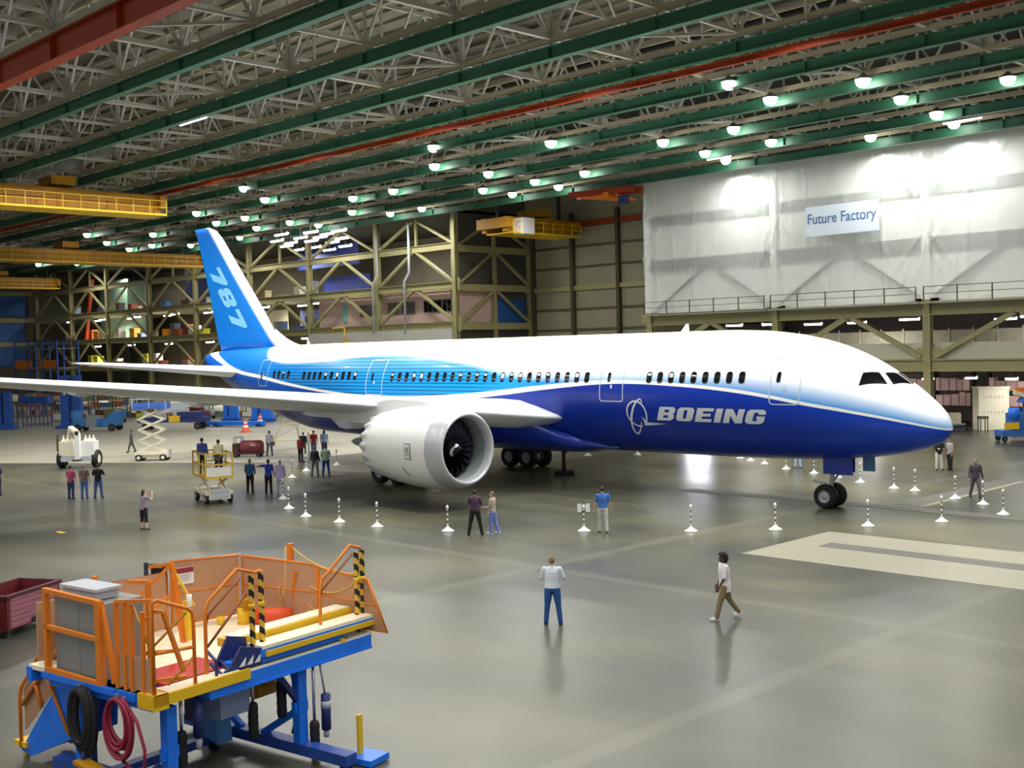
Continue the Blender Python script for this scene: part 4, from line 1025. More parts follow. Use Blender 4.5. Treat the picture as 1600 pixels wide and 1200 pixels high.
# ------------------------------------------------------------------ rope stanchions around the aircraft
M_STW = mat('stanchion_white', (240, 240, 236), .4, 0, .02, 6); M_STD = mat('stanchion_band', (96, 96, 92), .5, 0, .05, 6)
def make_stanchion():
    t = thing('stanchion', 'x', 'stanchion', group='white stanchions ringed around the airliner')
    MB().lathe([(0, 0), (0, .25), (.03, .25), (.07, .17), (.15, .07), (.2, .035), (.2, 0)], n=24).build('base', M_STW, t)
    b = MB(); zs = [.2+.1*i for i in range(8)]
    b.lathe([(.18, .022), (.92, .022)], n=12, m=1)
    for i in range(0, 8, 2): b.lathe([(zs[i], .0), (zs[i]+.01, .03), (zs[i]+.10, .03), (zs[i]+.11, 0)], n=12, m=0)
    b.build('pole', [M_STW, M_STD], t)
    MB().lathe([(.86, 0), (.88, .05), (.97, .055), (1.02, .03), (1.03, 0)], n=14).build('cap', M_STW, t)
    return t
STP = [((-38.1, -4.2), 'beside the person in red jacket, second of the tail end'), ((-35.7, -6.8), 'just left of the black jacket and pale green shirt pair'), ((-28.0, -12.5), 'at the feet of the person in pale lilac'), ((-24.8, -14.3), 'in front of the person in pale lilac, nearer one'),
       ((-22.0, -15.3), 'third to the left of the engine cowl'), ((-19.4, -15.4), 'second to the left of the engine cowl'), ((-17.1, -15.2), 'directly below the chevrons of the engine'), ((-13.9, -14.2), 'left of the man in purple shirt'),
       ((-6.3, -8.6), 'in the bright floor reflection below the emblem'), ((-4.0, -6.4), 'left of the nose wheels, standing nearer'), ((-1.7, -3.6), 'just right of the nose wheels, standing nearer'), ((0, -1.0), 'before the dark trench lid, third from the right end'),
       ((1.1, 2.1), 'last one at the right end of the ring'), ((-.7, 4.4), 'by the rear foot of the man in dark grey'), ((-2.4, 5.5), 'just left of the man in dark grey'), ((-5.0, 7.0), 'right one of two beyond the nose wheels'), ((-6.2, 7.3), 'left one of two beyond the nose wheels'),
       ((-8.6, 8.5), 'under the pale blue gear door of the nose'), ((-20.5, 15.6), 'beyond the belly, first right of the bright reflection'), ((-19.1, 14.6), 'beyond the belly, second right of the bright reflection'), ((-17.4, 13.5), 'beyond the belly, third right of the bright reflection'),
       ((-14.9, 11.8), 'beyond the belly next to the light blue person'), ((-12.5, 10.7), 'just left of the dark blue nose gear door'), ((-10.6, 9.8), 'hidden partly behind the nose gear strut'), ((-32.2, 10.0), 'seen between the far main wheels and the dark stand'), ((-29.8, 12.0), 'right of the dark stand under the belly'), ((-27.3, 14.0), 'under the belly below the airline emblem'), ((-39.4, -1.0), 'right of the pale green shirt, under the rear fuselage')]
st0 = None
for p, w in STP:
    lb = 'white banded stanchion '+w.replace('airline emblem', 'round emblem')
    if st0 is None: st0 = make_stanchion(); st0.location = (p[0], p[1], 0); st0['label'] = lb
    else: dup(st0, (p[0], p[1], 0), label=lb)
s_ = dup(st0, (-9.6, -11.0, 0), pi/4, 'white banded stanchion carrying a two panel sign holder beside the man in blue polo')
MB().bb(-.24, -.08, -.012, .012, .74, 1.06).build('sign_panel', M_STW, s_); MB().bb(.08, .24, -.012, .012, .74, 1.06).build('sign_panel', M_STW, s_)
MB().bb(-.24, .24, .012, .03, .72, .78).build('sign_bracket', M_STD, s_)
tag(MB().tube([(-43.0, -.6, 0), (-43.0, -.6, 1.9)], .05, 10).build('white_post', M_STW), 'tall plain white post beside the person in red jacket', 'post')
# ------------------------------------------------------------------ lifts, carts and other gear on the floor
def tyre(name, c, r, w, parent, ax='x', hub=M_CREAM):
    b = MB(); h = w/2
    b.lathe([(-h*.8, r*.5), (-h, r*.65), (-h, r*.85), (-h*.6, r), (h*.6, r), (h, r*.85), (h, r*.65), (h*.8, r*.5)], c, ax, 24)
    b.lathe([(-h*.8, r*.5), (-h*.6, r*.2), (-h*.8, 0)], c, ax, 18, 1); b.lathe([(h*.8, r*.5), (h*.6, r*.2), (h*.8, 0)], c, ax, 18, 1)
    return b.build(name, [M_BLACK, hub], parent)
def scissor_lift(name, label, loc, rotz, body_m, rail_m, lift, L=2.4, Wd=1.2, rail_w=.05, toe=None):
    t = thing(name, label, 'scissor lift', loc, rotz)
    b = MB(); b.bb(-L/2, L/2, -Wd/2+.14, Wd/2-.14, .22, .62); b.bb(-L/2+.1, L/2-.1, -Wd/2, Wd/2, .42, .6); b.build('chassis', body_m, t)
    b = MB(); b.bb(L/2, L/2+.03, -Wd/2+.2, Wd/2-.2, .3, .58); b.bb(L/2-.02, L/2+.05, -Wd/2+.25, Wd/2-.25, .56, .74); b.build('end_panel', M_LGREY, t)
    for sx in (-1, 1):
        for sy in (-1, 1): tyre('wheel', (sx*(L/2-.32), sy*(Wd/2-.08), .24), .24, .18, t, 'y')
    n = 1 if lift < 1 else 4; z0 = .66; z1 = .66+lift
    for i in range(n):
        a = z0+(z1-z0)*i/n; c = z0+(z1-z0)*(i+1)/n
        for y in (-Wd/2+.18, Wd/2-.18):
            b = MB(); b.bar((-L*.38, y, a), (L*.38, y, c), .05, .11); b.bar((-L*.38, y*.86, c), (L*.38, y*.86, a), .05, .11); b.build('scissor_arm', body_m, t)
    P = MB(); P.bb(-L/2, L/2, -Wd/2, Wd/2, z1, z1+.12); P.build('platform', rail_m if toe is None else toe, t)
    zt = z1+.12
    if toe is not None:
        P = MB()
        for y in (-Wd/2, Wd/2): P.bb(-L/2, L/2, y-.015, y+.015, zt, zt+.28)
        for x in (-L/2, L/2): P.bb(x-.015, x+.015, -Wd/2, Wd/2, zt, zt+.28)
        P.build('toe_board', toe, t)
    b = MB()
    for zz in (zt+.55, zt+1.08):
        b.bar((-L/2, -Wd/2, zz), (L/2, -Wd/2, zz), rail_w); b.bar((-L/2, Wd/2, zz), (L/2, Wd/2, zz), rail_w)
        b.bar((-L/2, -Wd/2, zz), (-L/2, Wd/2, zz), rail_w); b.bar((L/2, -Wd/2, zz), (L/2, Wd/2, zz), rail_w)
    b.build('guard_rail', rail_m, t)
    for x in (-L/2, 0, L/2):
        for y in (-Wd/2, Wd/2): MB().bar((x, y, zt-.1), (x, y, zt+1.08), rail_w).build('rail_post', rail_m, t)
    MB().bb(L/2-.22, L/2-.06, -.18, .1, zt+.75, zt+1.05).build('control_box', M_DGREY, t)
    return t, zt
M_LIFTY = mat('lift_yellow', (222, 184, 62), .5, 0, .08, 4)
lf, zt = scissor_lift('scissor_lift', 'low yellow railed scissor lift on a white wheeled base carrying two people', (-30.25, -15.0, 0), radians(-16), M_CREAM, M_LIFTY, .55, 2.5, 1.3, .07)
MB().bb(1.2, 1.24, -.6, .6, zt, zt+.42).build('toe_panel', M_WHITE, lf)
person('man in blue shirt and black trousers standing on the yellow scissor lift, left one', (-30.85, -15.2), BK, (70, 84, 164), (24, 24, 30), hair=(34, 28, 30), z=zt, group='people on the yellow lift', sleeve=.9)
person('man in pale yellow shirt and dark trousers standing on the yellow scissor lift, right one', (-29.75, -14.95), BK+.6, (226, 220, 176), (36, 32, 50), 'tan', (34, 30, 28), z=zt, group='people on the yellow lift', pant_len=.8, h=1.7)
scissor_lift('scissor_lift', 'tall white scissor lift with crossed arms fully raised under the wing', (-53.6, -6.1, 0), radians(45), M_CREAM, M_LGREY, 2.9, 2.3, 1.1, .05, mat('lift_toe_blue', (70, 110, 200), .5, 0, .1, 2))
# white tow unit with twin tanks
t = thing('tow_truck', 'white two wheeled ground unit with twin tanks, mast and big black tyres', 'ground unit', (-53.3, -11.4, 0), radians(45))
MB().bb(-1.0, 1.0, -.6, .5, .45, .75).build('axle_frame', M_LGREY, t)
for sx in (-1, 1):
    tyre('wheel', (sx*1.12, 0, .58), .58, .42, t)
    b = MB(); b.bb(sx*.72-.42, sx*.72+.42, -.5, .4, .78, 1.75); b.build('tank', M_CREAM if sx < 0 else M_WHITE, t)
    b = MB()
    for q in range(3): b.lathe([(1.75, .16), (1.86, .14), (1.95, .04), (2.12, .03), (2.12, 0)], (sx*.72-.26+.26*q, -.05, 0), n=12)
    b.build('tank_cap', M_CREAM, t)
MB().bb(-.02, .30, -.75, -.45, .5, 2.25).build('mast', M_WHITE, t)
b = MB(); b.tube([(-.5, .1, 2.55), (.12, -.6, 2.3)], .2, 12); b.tube([(-.75, .1, 2.0), (-.6, .1, 2.7)], .09, 10); b.build('boom', M_CREAM, t)
MB().lathe([(0, 0), (0, .13), (.04, .13), (.04, 0)], (.15, -.78, 2.3), 'y', 16).build('boom_hub', M_BLACK, t)
MB().bb(-1.35, -1.2, -.3, -.2, 1.1, 2.2).build('exhaust_stack', M_DARKOL, t)
MB().tube([(.3, -.55, .6), (.5, -1.3, .6), (.1, -1.5, .6)], .07, 8).build('tow_bar', M_DGREY, t)
# maroon tank cart
t = thing('tank_cart', 'maroon round ended tank cart with a small rail frame beside the yellow lift', 'cart', (-49.8, -.9, 0), radians(45))
MB().lathe([(-.7, 0), (-.66, .4), (-.55, .5), (.75, .5), (.88, .42), (.95, 0)], (0.1, 0, .66), 'x', 24).build('tank', M_MAROON, t)
b = MB(); b.bb(-1.05, 1.0, -.42, .42, .22, .34); b.bb(-1.05, -.6, -.4, .4, .3, .95); b.build('cart_bed', mat('cart_dark', (62, 34, 34), .6, 0, .1, 4), t)
for x in (-.85, .75):
    for y in (-.4, .4): tyre('wheel', (x, y, .17), .17, .12, t, 'y', M_DGREY)
b = MB()
for x in (-.95, -.45): b.bar((x, .3, .9), (x, .3, 1.4), .05); b.bar((x, -.3, .9), (x, -.3, 1.4), .05)
b.bar((-.95, .3, 1.38), (-.45, .3, 1.38), .05); b.bar((-.95, -.3, 1.38), (-.45, -.3, 1.38), .05); b.build('rail_frame', M_GREY, t)
b = MB(); b.add([(.25, -.512, .78), (.6, -.512, .78), (.6, -.50, .92), (.25, -.50, .92)], [(0, 1, 2, 3)]); b.build('tank_mark', mat('mark_pink', (190, 140, 140)), t)
# tail tripod and dark stand
t = thing('tail_jack', 'pale tripod support standing below the tail end of the fuselage', 'support stand', (-55.5, 6.6, 0), radians(45))
b = MB()
for x, y in ((-1.6, 0), (1.6, -.3), (.2, 1.5)): b.bar((x, y, .3), (0, .2, 3.2), .14)
b.bar((-1.6, 0, .35), (1.6, -.3, .35), .1); b.bar((-.8, .1, 1.7), (.8, 0, 1.7), .09); b.bar((-1.4, 0, .5), (.8, 0, 1.7), .08); b.build('leg_frame', mat('sand_paint', (206, 200, 170), .5, 0, .06, 4), t)
MB().lathe([(3.1, .0), (3.1, .2), (3.9, .2), (3.9, 0)], (0, .2, 0), n=14).build('jack_ram', M_CREAM, t)
for x, y in ((-1.6, 0), (1.6, -.3), (.2, 1.5)): tyre('caster', (x, y, .17), .17, .1, t, 'y', M_DGREY)
t = thing('floor_jack', 'dark brown post with a square black foot under the belly', 'support stand', (-23.5, 2.9, 0), radians(45))
MB().bb(-.55, .55, -.5, .5, 0, .22).build('foot', M_BLACK, t); MB().tube([(0, 0, .22), (0, 0, 1.5)], .11, 10).build('post', mat('brown_steel', (74, 56, 40), .6, .2, .1, 4), t)
MB().bar((.1, 0, 1.2), (.38, 0, 1.75), .1).build('handle', M_DGREY, t)
# traffic cones
M_CONEO = mat('cone_orange', (238, 92, 50), .5, 0, .05, 5)
def cone(lb, p, s):
    t = thing('traffic_cone', lb, 'traffic cone', p, 0, 'traffic cones by the blue jacks'); t.scale = (s, s, s)
    b = MB(); b.bb(-.34, .34, -.34, .34, 0, .06); b.lathe([(.06, .28), (.95, .05), (.95, 0)], n=18); b.build('cone_body', M_CONEO, t)
    MB().lathe([(.3, .226), (.3, .232), (.48, .19), (.48, .182)], n=18).build('reflective_band', M_WHITE, t); MB().lathe([(.62, .146), (.62, .152), (.74, .124), (.74, .118)], n=18).build('reflective_band', M_WHITE, t)
cone('orange and white traffic cone in front of the blue jack bar', (-72.3, 12.7, 0), 1.25); cone('orange and white traffic cone at the right end of the blue jack bar', (-79.2, 18.6, 0), 1.25)
# blue jack towers and jacks
def tower(lb, p, w, h, base):
    t = thing('jack_tower', lb, 'jack tower', p, radians(45), 'blue jack towers')
    b = MB(); b.bb(-w/2, -w*.08, -.4, .4, .3, h); b.bb(w*.1, w/2, -.35, .35, .3, h); b.build('column', M_BLUE2, t)
    MB().bb(-w*.08, w*.1, -.2, .2, .3, h-.2).build('screw_housing', M_NAVY, t)
    b = MB(); b.bb(-base/2, base/2, -.7, .7, 0, .3); b.bb(-base*.36, base*.36, -.55, .55, .3, .55); b.build('base_plate', M_BLUE2, t)
    MB().lathe([(h*.62, 0), (h*.62, .16), (h*.7, .16), (h*.7, 0)], (-w*.28, -.44, 0), n=12).build('gauge', M_LGREY, t)
tower('tall blue jack tower below the wing, behind the white tow truck', (-95.5, 6.7, 0), 2.0, 5.4, 3.0)
tower('blue jack tower at the far left edge below the wing', (-100.8, 1.9, 0), 1.5, 3.9, 2.4)
def jack(lb, p, w, h):
    t = thing('blue_jack', lb, 'jack', p, radians(45), 'blue jacks behind the cones')
    b = MB(); b.prism([(-w/2, -.5, .35), (w/2, -.5, .35), (w*.42, -.5, h*.55), (w*.2, -.5, h), (-w*.42, -.5, h)], (0, 1, 0)); b.build('jack_body', M_BLUE, t)
    MB().bb(-w*.2, -w*.08, -.56, .5, .6, h*.98).build('screw_slot', M_NAVY, t); MB().bb(-w*.6, w*.6, -.7, .7, 0, .36).build('base_plate', M_BLUE2, t)
jack('tall narrow blue jack left of the orange cones', (-88.2, 20.8, 0), 1.6, 3.3); jack('slanted broad blue jack right of the orange cone', (-84.3, 22.2, 0), 2.2, 2.6)
t = thing('jack_beam', 'long low blue beam on the floor joining the blue jacks', 'beam', (-80.5, 16.7, 0), radians(24))
MB().bb(-3.6, 3.2, -.35, .35, .12, .5).build('beam', M_BLUE, t); b = MB(); b.bb(-4.2, -3.4, -.3, .3, 0, .4); b.bb(-2.4, -2, -.5, .5, 0, .3); b.bb(2.6, 3, -.5, .5, 0, .3); b.build('beam_foot', M_NAVY, t)
# blue aircraft tug with boom
t = thing('blue_tug', 'low blue tug with grey engine and black tyres in front of the jack tower', 'tug', (-88.3, 6.3, 0), radians(38))
b = MB(); b.bb(-2.4, .2, -.8, .8, .5, 1.2); b.prism([(.2, -.8, .35), (1.9, -.8, .5), (2.5, -.8, 1.9), (1.7, -.8, 1.9)], (0, 1.6, 0)); b.bb(-2.6, -2.2, -.7, .7, 1.2, 2.0); b.build('body', mat('tug_blue', (52, 116, 180), .5, 0, .1, 3), t)
b = MB(); b.bb(-1.0, .0, -.85, .6, .4, 1.5); b.tube([(-.4, -.6, 1.4), (-.4, -.6, 2.1)], .2, 10); b.build('engine', M_GREY, t)
for x in (-1.9, 1.6):
    for y in (-.8, .8): tyre('wheel', (x, y, .36), .36, .26, t, 'y', M_DGREY)
t = thing('boom_trailer', 'white and blue folded boom arms on a trailer behind the raised white lift', 'trailer', (-82.5, 11.5, 0), radians(40))
b = MB(); b.bar((-3.4, 0, 1.3), (3.4, 0, 2.9), .3, .42); b.bar((3.4, .2, 2.9), (-1.2, .2, 2.3), .26, .36); b.build('boom', mat('boom_pale', (198, 206, 214), .5, 0, .08, 3), t)
b = MB(); b.bb(-3.8, 3, -.7, .7, .7, 1.2); b.bb(.2, 2.4, -.8, .8, 1.2, 1.7); b.build('trailer_bed', M_NAVY, t); MB().bb(-.6, .5, -.86, -.8, .75, 1.35).build('warning_panel', M_YEL2, t)
for x in (-3, 2.2):
    for y in (-.7, .7): tyre('wheel', (x, y, .35), .35, .25, t, 'y', M_DGREY)
# work stands with benches, far left
def stand(lb, p, w, h, m, top):
    t = thing('work_stand', lb, 'work stand', p, radians(45), 'work stands below the wing')
    for x in (-w/2, -w/6, w/6, w/2):
        for y in (-.5, .5): MB().bar((x, y, 0), (x, y, h), .12).build('leg', m, t)
    b = MB(); b.bb(-w/2-.1, w/2+.1, -.6, .6, h, h+.7); b.build('bench_top', top, t); b = MB(); b.bar((-w/2, -.5, .3), (w/2, -.5, .3), .08); b.bar((-w/2, .5, .3), (w/2, .5, .3), .08); b.build('lower_rail', m, t)
stand('slate blue work stand between the two blue jack towers', (-101.5, 5.6, 0), 2.6, 2.5, mat('slate_blue', (92, 98, 140), .6, 0, .1, 4), M_BLUE2)
stand('white topped work stand beside the left jack tower', (-106, 4.0, 0), 2.2, 2.7, mat('slate_blue', (92, 98, 140)), M_TAN)
tag(MB().bb(-.9, .9, -.5, .5, 0, 1.15).build('white_box', M_WHITE, loc=(-98.2, 20.5, 0), rotz=radians(45)), 'plain white box standing on the floor below the wing', 'box')
# orange and blue tail scaffold
def scaffold(lb, p, w, d, h):
    t = thing('tail_scaffold', lb, 'scaffold', p, radians(4), 'tail scaffolds at the far left')
    for x in (-w/2, -w/6, w/6, w/2):
        for y in (-d/2, d/2): MB().bar((x, y, 0), (x, y, h), .22).build('upright', M_BLUE2, t)
    for z in (h*.33, h*.62, h*.9):
        MB().bb(-w/2, w/2, -d/2, d/2, z-.1, z).build('deck', M_GREY, t)
        b = MB()
        for y in (-d/2, d/2):
            b.bar((-w/2, y, z+1.0), (w/2, y, z+1.0), .1); b.bar((-w/2, y, z+.5), (w/2, y, z+.5), .08)
        b.build('rail', M_BLUE2, t)
    b = MB(); b.bb(-w/2-.1, -w*.1, -d/2-.08, -d/2, h*.62, h*.62+1.1); b.bb(w*.1, w/2+.1, -d/2-.08, -d/2, h*.62, h*.62+1.1); b.bb(-w/2-.1, w*.1, -d/2-.08, -d/2, h*.33, h*.33+1.0); b.build('toe_panel', M_ORANGE, t)
scaffold('tall blue and orange railed scaffold behind the far jack tower', (-138, 22, 0), 12, 3, 9.5)
scaffold('lower blue and orange railed scaffold at the left photo edge', (-125, 6, 0), 9, 3, 5.2)
# shelving along the far left: each rack a thing, its load separate crates
CR = [(186, 150, 132), (168, 92, 60), (214, 202, 186), (140, 128, 96), (206, 196, 60), (96, 108, 130), (120, 60, 48), (222, 214, 206), (98, 126, 92), (84, 76, 84), (196, 132, 44), (66, 110, 168)]
CR = [tuple(min(245, int(q*1.22)) for q in c) for c in CR]
CN = ['pinkish', 'rusty orange', 'off white', 'olive', 'yellow', 'slate', 'dark red', 'white', 'sage green', 'charcoal', 'amber', 'blue']
rk = random.Random(11)
PLACES = ['behind the tow truck', 'behind the raised lift', 'left of white box', 'right of white box', 'by the slanted jack', 'near the frame', 'below the tail', 'beside the scaffold']
def rack(p, w, h, k, place):
    t = thing('storage_rack', 'grey metal storage rack loaded with crates, '+place, 'rack', p, radians(rk.uniform(36, 50)), 'storage racks beyond the wing')
    for x in (-w/2, w/2):
        for y in (-.45, .45): MB().bar((x, y, 0), (x, y, h), .1).build('post', M_DGREY, t)
    n = max(2, int(h/1.1))
    for i in range(n):
        z = .15+(h-.25)*i/n; MB().bb(-w/2, w/2, -.5, .5, z-.06, z).build('shelf', M_GREY, t)
        x = -w/2+.1; nn = 0; lv = ['bottom', 'second', 'third', 'fourth', 'fifth'][i] if i < n-1 else 'top'
        while x < w/2-.5:
            ww = rk.uniform(.45, 1.0); hh = rk.uniform(.35, .72); c = rk.randrange(len(CR))
            if x+ww > w/2: break
            cp = Vector((x+ww/2, rk.uniform(-.1, .1), z+.001)); cp.rotate(t.rotation_euler)
            b = MB(); b.bb(-ww/2, ww/2, -.36, .36, 0, hh*.92); b.bb(-ww/2-.02, ww/2+.02, -.38, .38, hh*.86, hh)
            o = b.build('storage_crate', mat('crate_'+CN[c].replace(' ', '_'), CR[c], .7, 0, .12, 3), loc=Vector(p)+cp, rotz=t.rotation_euler[2])
            tag(o, '%s crate, %s from left on the %s shelf of rack %s' % (CN[c], ORD[nn], lv, place), 'crate', 'crates on the rack '+place); nn += 1
            x += ww+rk.uniform(.05, .35)
for i, (x, y, w, h) in enumerate(((-109, 13.0, 5, 3.6), (-106, 18.5, 4.5, 3.2), (-101.5, 23, 4.5, 3.4), (-97, 25.6, 4, 3.2), (-92.5, 27, 4, 3.0), (-114, 19.5, 5, 4.4), (-89, 30, 4, 3.0), (-124, 15.5, 6, 4.6))):
    rack((x, y, 0), w, h, i, PLACES[i])
# big items of gear among the racks
def cart(lb, p, m, m2):
    t = thing('equipment_cart', lb, 'cart', p, radians(rk.uniform(20, 60)), 'equipment carts below the tail')
    MB().bb(-1.1, 1.1, -.55, .55, .4, .55).build('bed', m2, t); b = MB(); b.bb(-1.0, .2, -.5, .5, .55, 1.5); b.bb(.3, 1.0, -.4, .4, .55, 1.1); b.build('housing', m, t)
    for x in (-.8, .8):
        for y in (-.5, .5): tyre('wheel', (x, y, .2), .2, .14, t, 'y', M_DGREY)
    MB().bar((1.1, 0, .5), (1.7, 0, .9), .06).build('handle', M_DGREY, t)
cart('dark red equipment cart left of the tall blue jack', (-92.5, 19.5, 0), M_MAROON, M_DGREY)
cart('grey flat equipment cart right of the plain white box', (-95.5, 21.8, 0), M_LGREY, M_GREY)
cart('yellow equipment cart below the tip of the tailplane', (-110, 22.3, 0), M_YEL2, M_DGREY)
cart('sage green equipment cart behind the walking person in overalls', (-100, 13.5, 0), mat('sage_paint', (120, 130, 96), .6, 0, .1, 3), M_GREY)

# ------------------------------------------------------------------ gear on the right, beyond the nose
t = thing('steel_cabinet', 'large cream cabinet with two rows of small vents below the mezzanine', 'cabinet', (-16.8, 43.5, 0), radians(45))
MB().bb(-1.15, 1.15, -.6, .6, .02, 3.2).build('body', M_CREAM, t)
b = MB()
for z in (1.3, 2.45):
    for k in range(6): b.bb(-.8+.28*k, -.7+.28*k, -.62, -.6, z, z+.16)
b.build('vent', M_TAN, t); MB().bb(-1.2, 1.2, -.65, .65, 3.15, 3.3).build('lid', M_CREAM, t)
t = thing('stool', 'small dark stool in front of the cream cabinet', 'stool', (-16.6, 41.6, 0), radians(45))
MB().bb(-.32, .32, -.3, .3, .95, 1.15).build('seat', M_DARKOL, t)
for x in (-.26, .26):
    for y in (-.24, .24): MB().bar((x, y, 0), (x, y, .95), .06).build('leg', M_DGREY, t)
t = thing('pallet_table', 'low grey table stacked with boards just beyond the nose tip', 'table', (-18.6, 40.6, 0), radians(45))
MB().bb(-.9, .9, -.5, .5, .5, .62).build('top', M_GREY, t); MB().bb(-.8, .6, -.45, .45, .62, 1.4).build('board_stack', M_TAN, t); MB().bb(-.85, .85, -.48, .48, 0.02, .28).build('lower_pallet', M_DGREY, t)
for x in (-.8, .8):
    for y in (-.4, .4): MB().bar((x, y, 0), (x, y, .5), .07).build('leg', M_DGREY, t)
t = thing('engine_stand', 'blue engine stand with an orange top and a yellow sign at the right edge', 'engine stand', (-11.2, 35.2, 0), radians(45))
b = MB(); b.bb(-1.6, 1.7, -.7, .7, .35, .75); b.bb(.3, 1.6, -.6, .6, .75, 2.6); b.bb(-.9, .2, -.5, .5, .75, 1.9); b.prism([(-.2, -.55, 2.6), (1.7, -.55, 2.6), (1.5, -.55, 3.0), (.2, -.55, 3.0)], (0, 1.1, 0)); b.build('stand_frame', mat('stand_blue', (52, 104, 176), .5, 0, .12, 2), t)
MB().bar((-.6, -.2, 3.3), (1.6, -.2, 2.6), .28).build('white_pipe', M_CREAM, t); b = MB(); b.bb(-.2, 1.7, .2, .7, 3.0, 3.6); b.build('orange_rail', M_ORANGE, t)
MB().bb(-1.5, -.5, -.75, -.72, .85, 1.3).build('warning_sign', M_YEL2, t)
MB().lathe([(.75, 0), (.75, .38), (1.45, .38), (1.5, .3), (1.5, 0)], (-.6, -.2, .75), n=16).build('drum', M_BLUE, t); MB().lathe([(0, 0), (0, .5), (1.0, .45), (1.0, 0)], (.6, -.75, .8), n=16).build('amber_drum', mat('amber_paint', (150, 110, 50), .6, 0, .1, 3), t)
for x in (-1.4, 1.5):
    for y in (-.55, .55): tyre('wheel', (x, y, .2), .2, .14, t, 'y', M_DGREY)
# pink shelving under the mezzanine (ground level)
M_SHELFP = mat('pink_shelf_load', (196, 164, 158), .7, 0, .3, 1.5)
for i, (x, w) in enumerate(((-24, 3.2), (-20.5, 3.0), (-16.0, 3.4), (-12.2, 3.2), (-28, 3.4))):
    t = thing('parts_shelf', 'pinkish parts shelf below the right mezzanine, bay %s' % ['left of the olive column', 'behind the olive column', 'right of the olive column', 'rightmost', 'leftmost'][i], 'shelf', (x, 45.5, 0), 0, 'parts shelves below the mezzanine')
    for q in (-w/2, w/2): MB().bb(q-.05, q+.05, -.4, .4, 0, 4.4).build('post', M_DARK, t)
    for z in (1.7, 2.9, 4.3): MB().bb(-w/2, w/2, -.4, .4, z-.05, z).build('shelf', M_MAROON, t)
    b = MB(); x2 = -w/2+.1
    for z in (1.7, 2.9):
        x2 = -w/2+.1
        while x2 < w/2-.4: ww = rk.uniform(.35, .8); b.bb(x2, min(w/2-.06, x2+ww), -.35, .35, z, z+rk.uniform(.7, 1.1)); x2 += ww+.08
    o = b.build('boxes', M_SHELFP, t); o['kind'] = 'stuff'
# strip lights in the far interior
k = 0
for i, (x, y, z) in enumerate(((-37.5, 40, 8.6), (-34.5, 41, 8.6), (-31, 42, 8.5), (-27, 42, 8.5), (-22, 41, 8.6), (-15, 42, 8.4), (-12.5, 40.5, 8.5), (-8.5, 41, 8.5))):
    strip_light(x, y, z, 1.6, 0, 'short lit strip light, %s from left, under the mezzanine ceiling below the plastic wall' % ORD[i], w=.34, hang=9.32-z)
for i, (x, y, z) in enumerate(((-21.5, 43, 3.9), (-18.5, 44, 3.95), (-15.2, 43.5, 3.9), (-12.5, 44, 3.9))):
    strip_light(x, y, z, .9, 0, 'short lit strip light, %s from left, low above the parts shelves' % ORD[i], group='strip lights above the parts shelves', w=.34, hang=5.32-z)
FAR = [(x, y, 20.2) for x, y in sorted([(-94.4, 31.2), (-95.6, 33.9), (-89.9, 31.4), (-92.4, 34.6), (-88.2, 32.9), (-84.9, 31.5), (-92.5, 37.7), (-88.2, 35.9), (-99.3, 35.8), (-99.0, 39.7), (-101.1, 43.4), (-95.8, 42.0), (-103.0, 39.9), (-84.3, 28.9), (-81.5, 30.6), (-88.0, 27.6)], key=lambda q: -q[0]-q[1])]
for i, (x, y, z) in enumerate(FAR): strip_light(x, y, z, 2.4, 0, 'lit strip light, %s from right, in the cluster right of the tail fin' % ORD[i], group='strip lights right of the tail fin', w=.5, hang=7.12)
for i, x in enumerate(range(-172, -98, 6)):
    strip_light(x, 40.5+(x % 4), 13.3, 2.2, 0, 'lit strip light, %s from left, under the upper mezzanine of the steel frame' % ORD[i], group='strip lights under the upper mezzanine', w=.4, hang=.45)
    if x % 4: strip_light(x+2, 41.5, 9.0, 2.0, 0, 'lit strip light, %s from left, under the middle mezzanine of the steel frame' % ORD[i//2], group='strip lights under the middle mezzanine', w=.4, hang=.55)
# loads on the mezzanines of the steel frame
for x0, x1, z, n in ((-172, -98, 9.8, 26), (-172, -76, 5.5, 26), (-172, -98, 14.0, 18)):
    for i in range(n):
        x = x0+(x1-x0)*(i+rk.uniform(.4, .6))/n; c = rk.randrange(len(CR)); ww = rk.uniform(1.0, 1.9); hh = rk.uniform(.7, 2.2)
        if z < 6 and x > -96: pass
        b = MB(); b.bb(-ww/2, ww/2, -.5, .5, 0, hh*.9); b.bb(-ww/2-.04, ww/2+.04, -.54, .54, hh*.88, hh)
        tag(b.build('storage_crate', mat('crate_'+CN[c].replace(' ', '_'), CR[c], .7, 0, .12, 3), loc=(x, YW+1.6+rk.uniform(0, 3), z+.001)), '%s crate, %s from left on the %s mezzanine behind the steel frame' % (CN[c], ORD[i], {9.8: 'middle', 5.5: 'lower', 14.0: 'upper'}[z]), 'crate', 'crates on the mezzanines of the frame')
M_PANELB = mat('deep_blue_panel', (40, 56, 130), .6, 0, .15, 1); M_PANELG = mat('sea_green_curtain', (110, 140, 118), .7, 0, .15, 1)
b = MB()
for (x0, x1, z0, z1, y, mi) in ((-139, -131, 13.9, 21, 44, 0), (-112, -98.5, 18.3, 21.2, 46, 0), (-170, -160, 10, 20, 45, 1), (-158, -152, 10, 19, 44, 1), (-109, -99, 14.1, 17.2, 48, 0), (-106, -99, 10.2, 12.6, 42, 2), (-122, -112, 10.2, 13, 44, 3)):
    b.bb(x0, x1, y, y+.2, z0, z1, mi)
struct(b.build('wall_panel', [M_PANELB, M_PANELG, mat('lavender_screen', (130, 140, 206), .6, 0, .05, 2), M_TAN]))
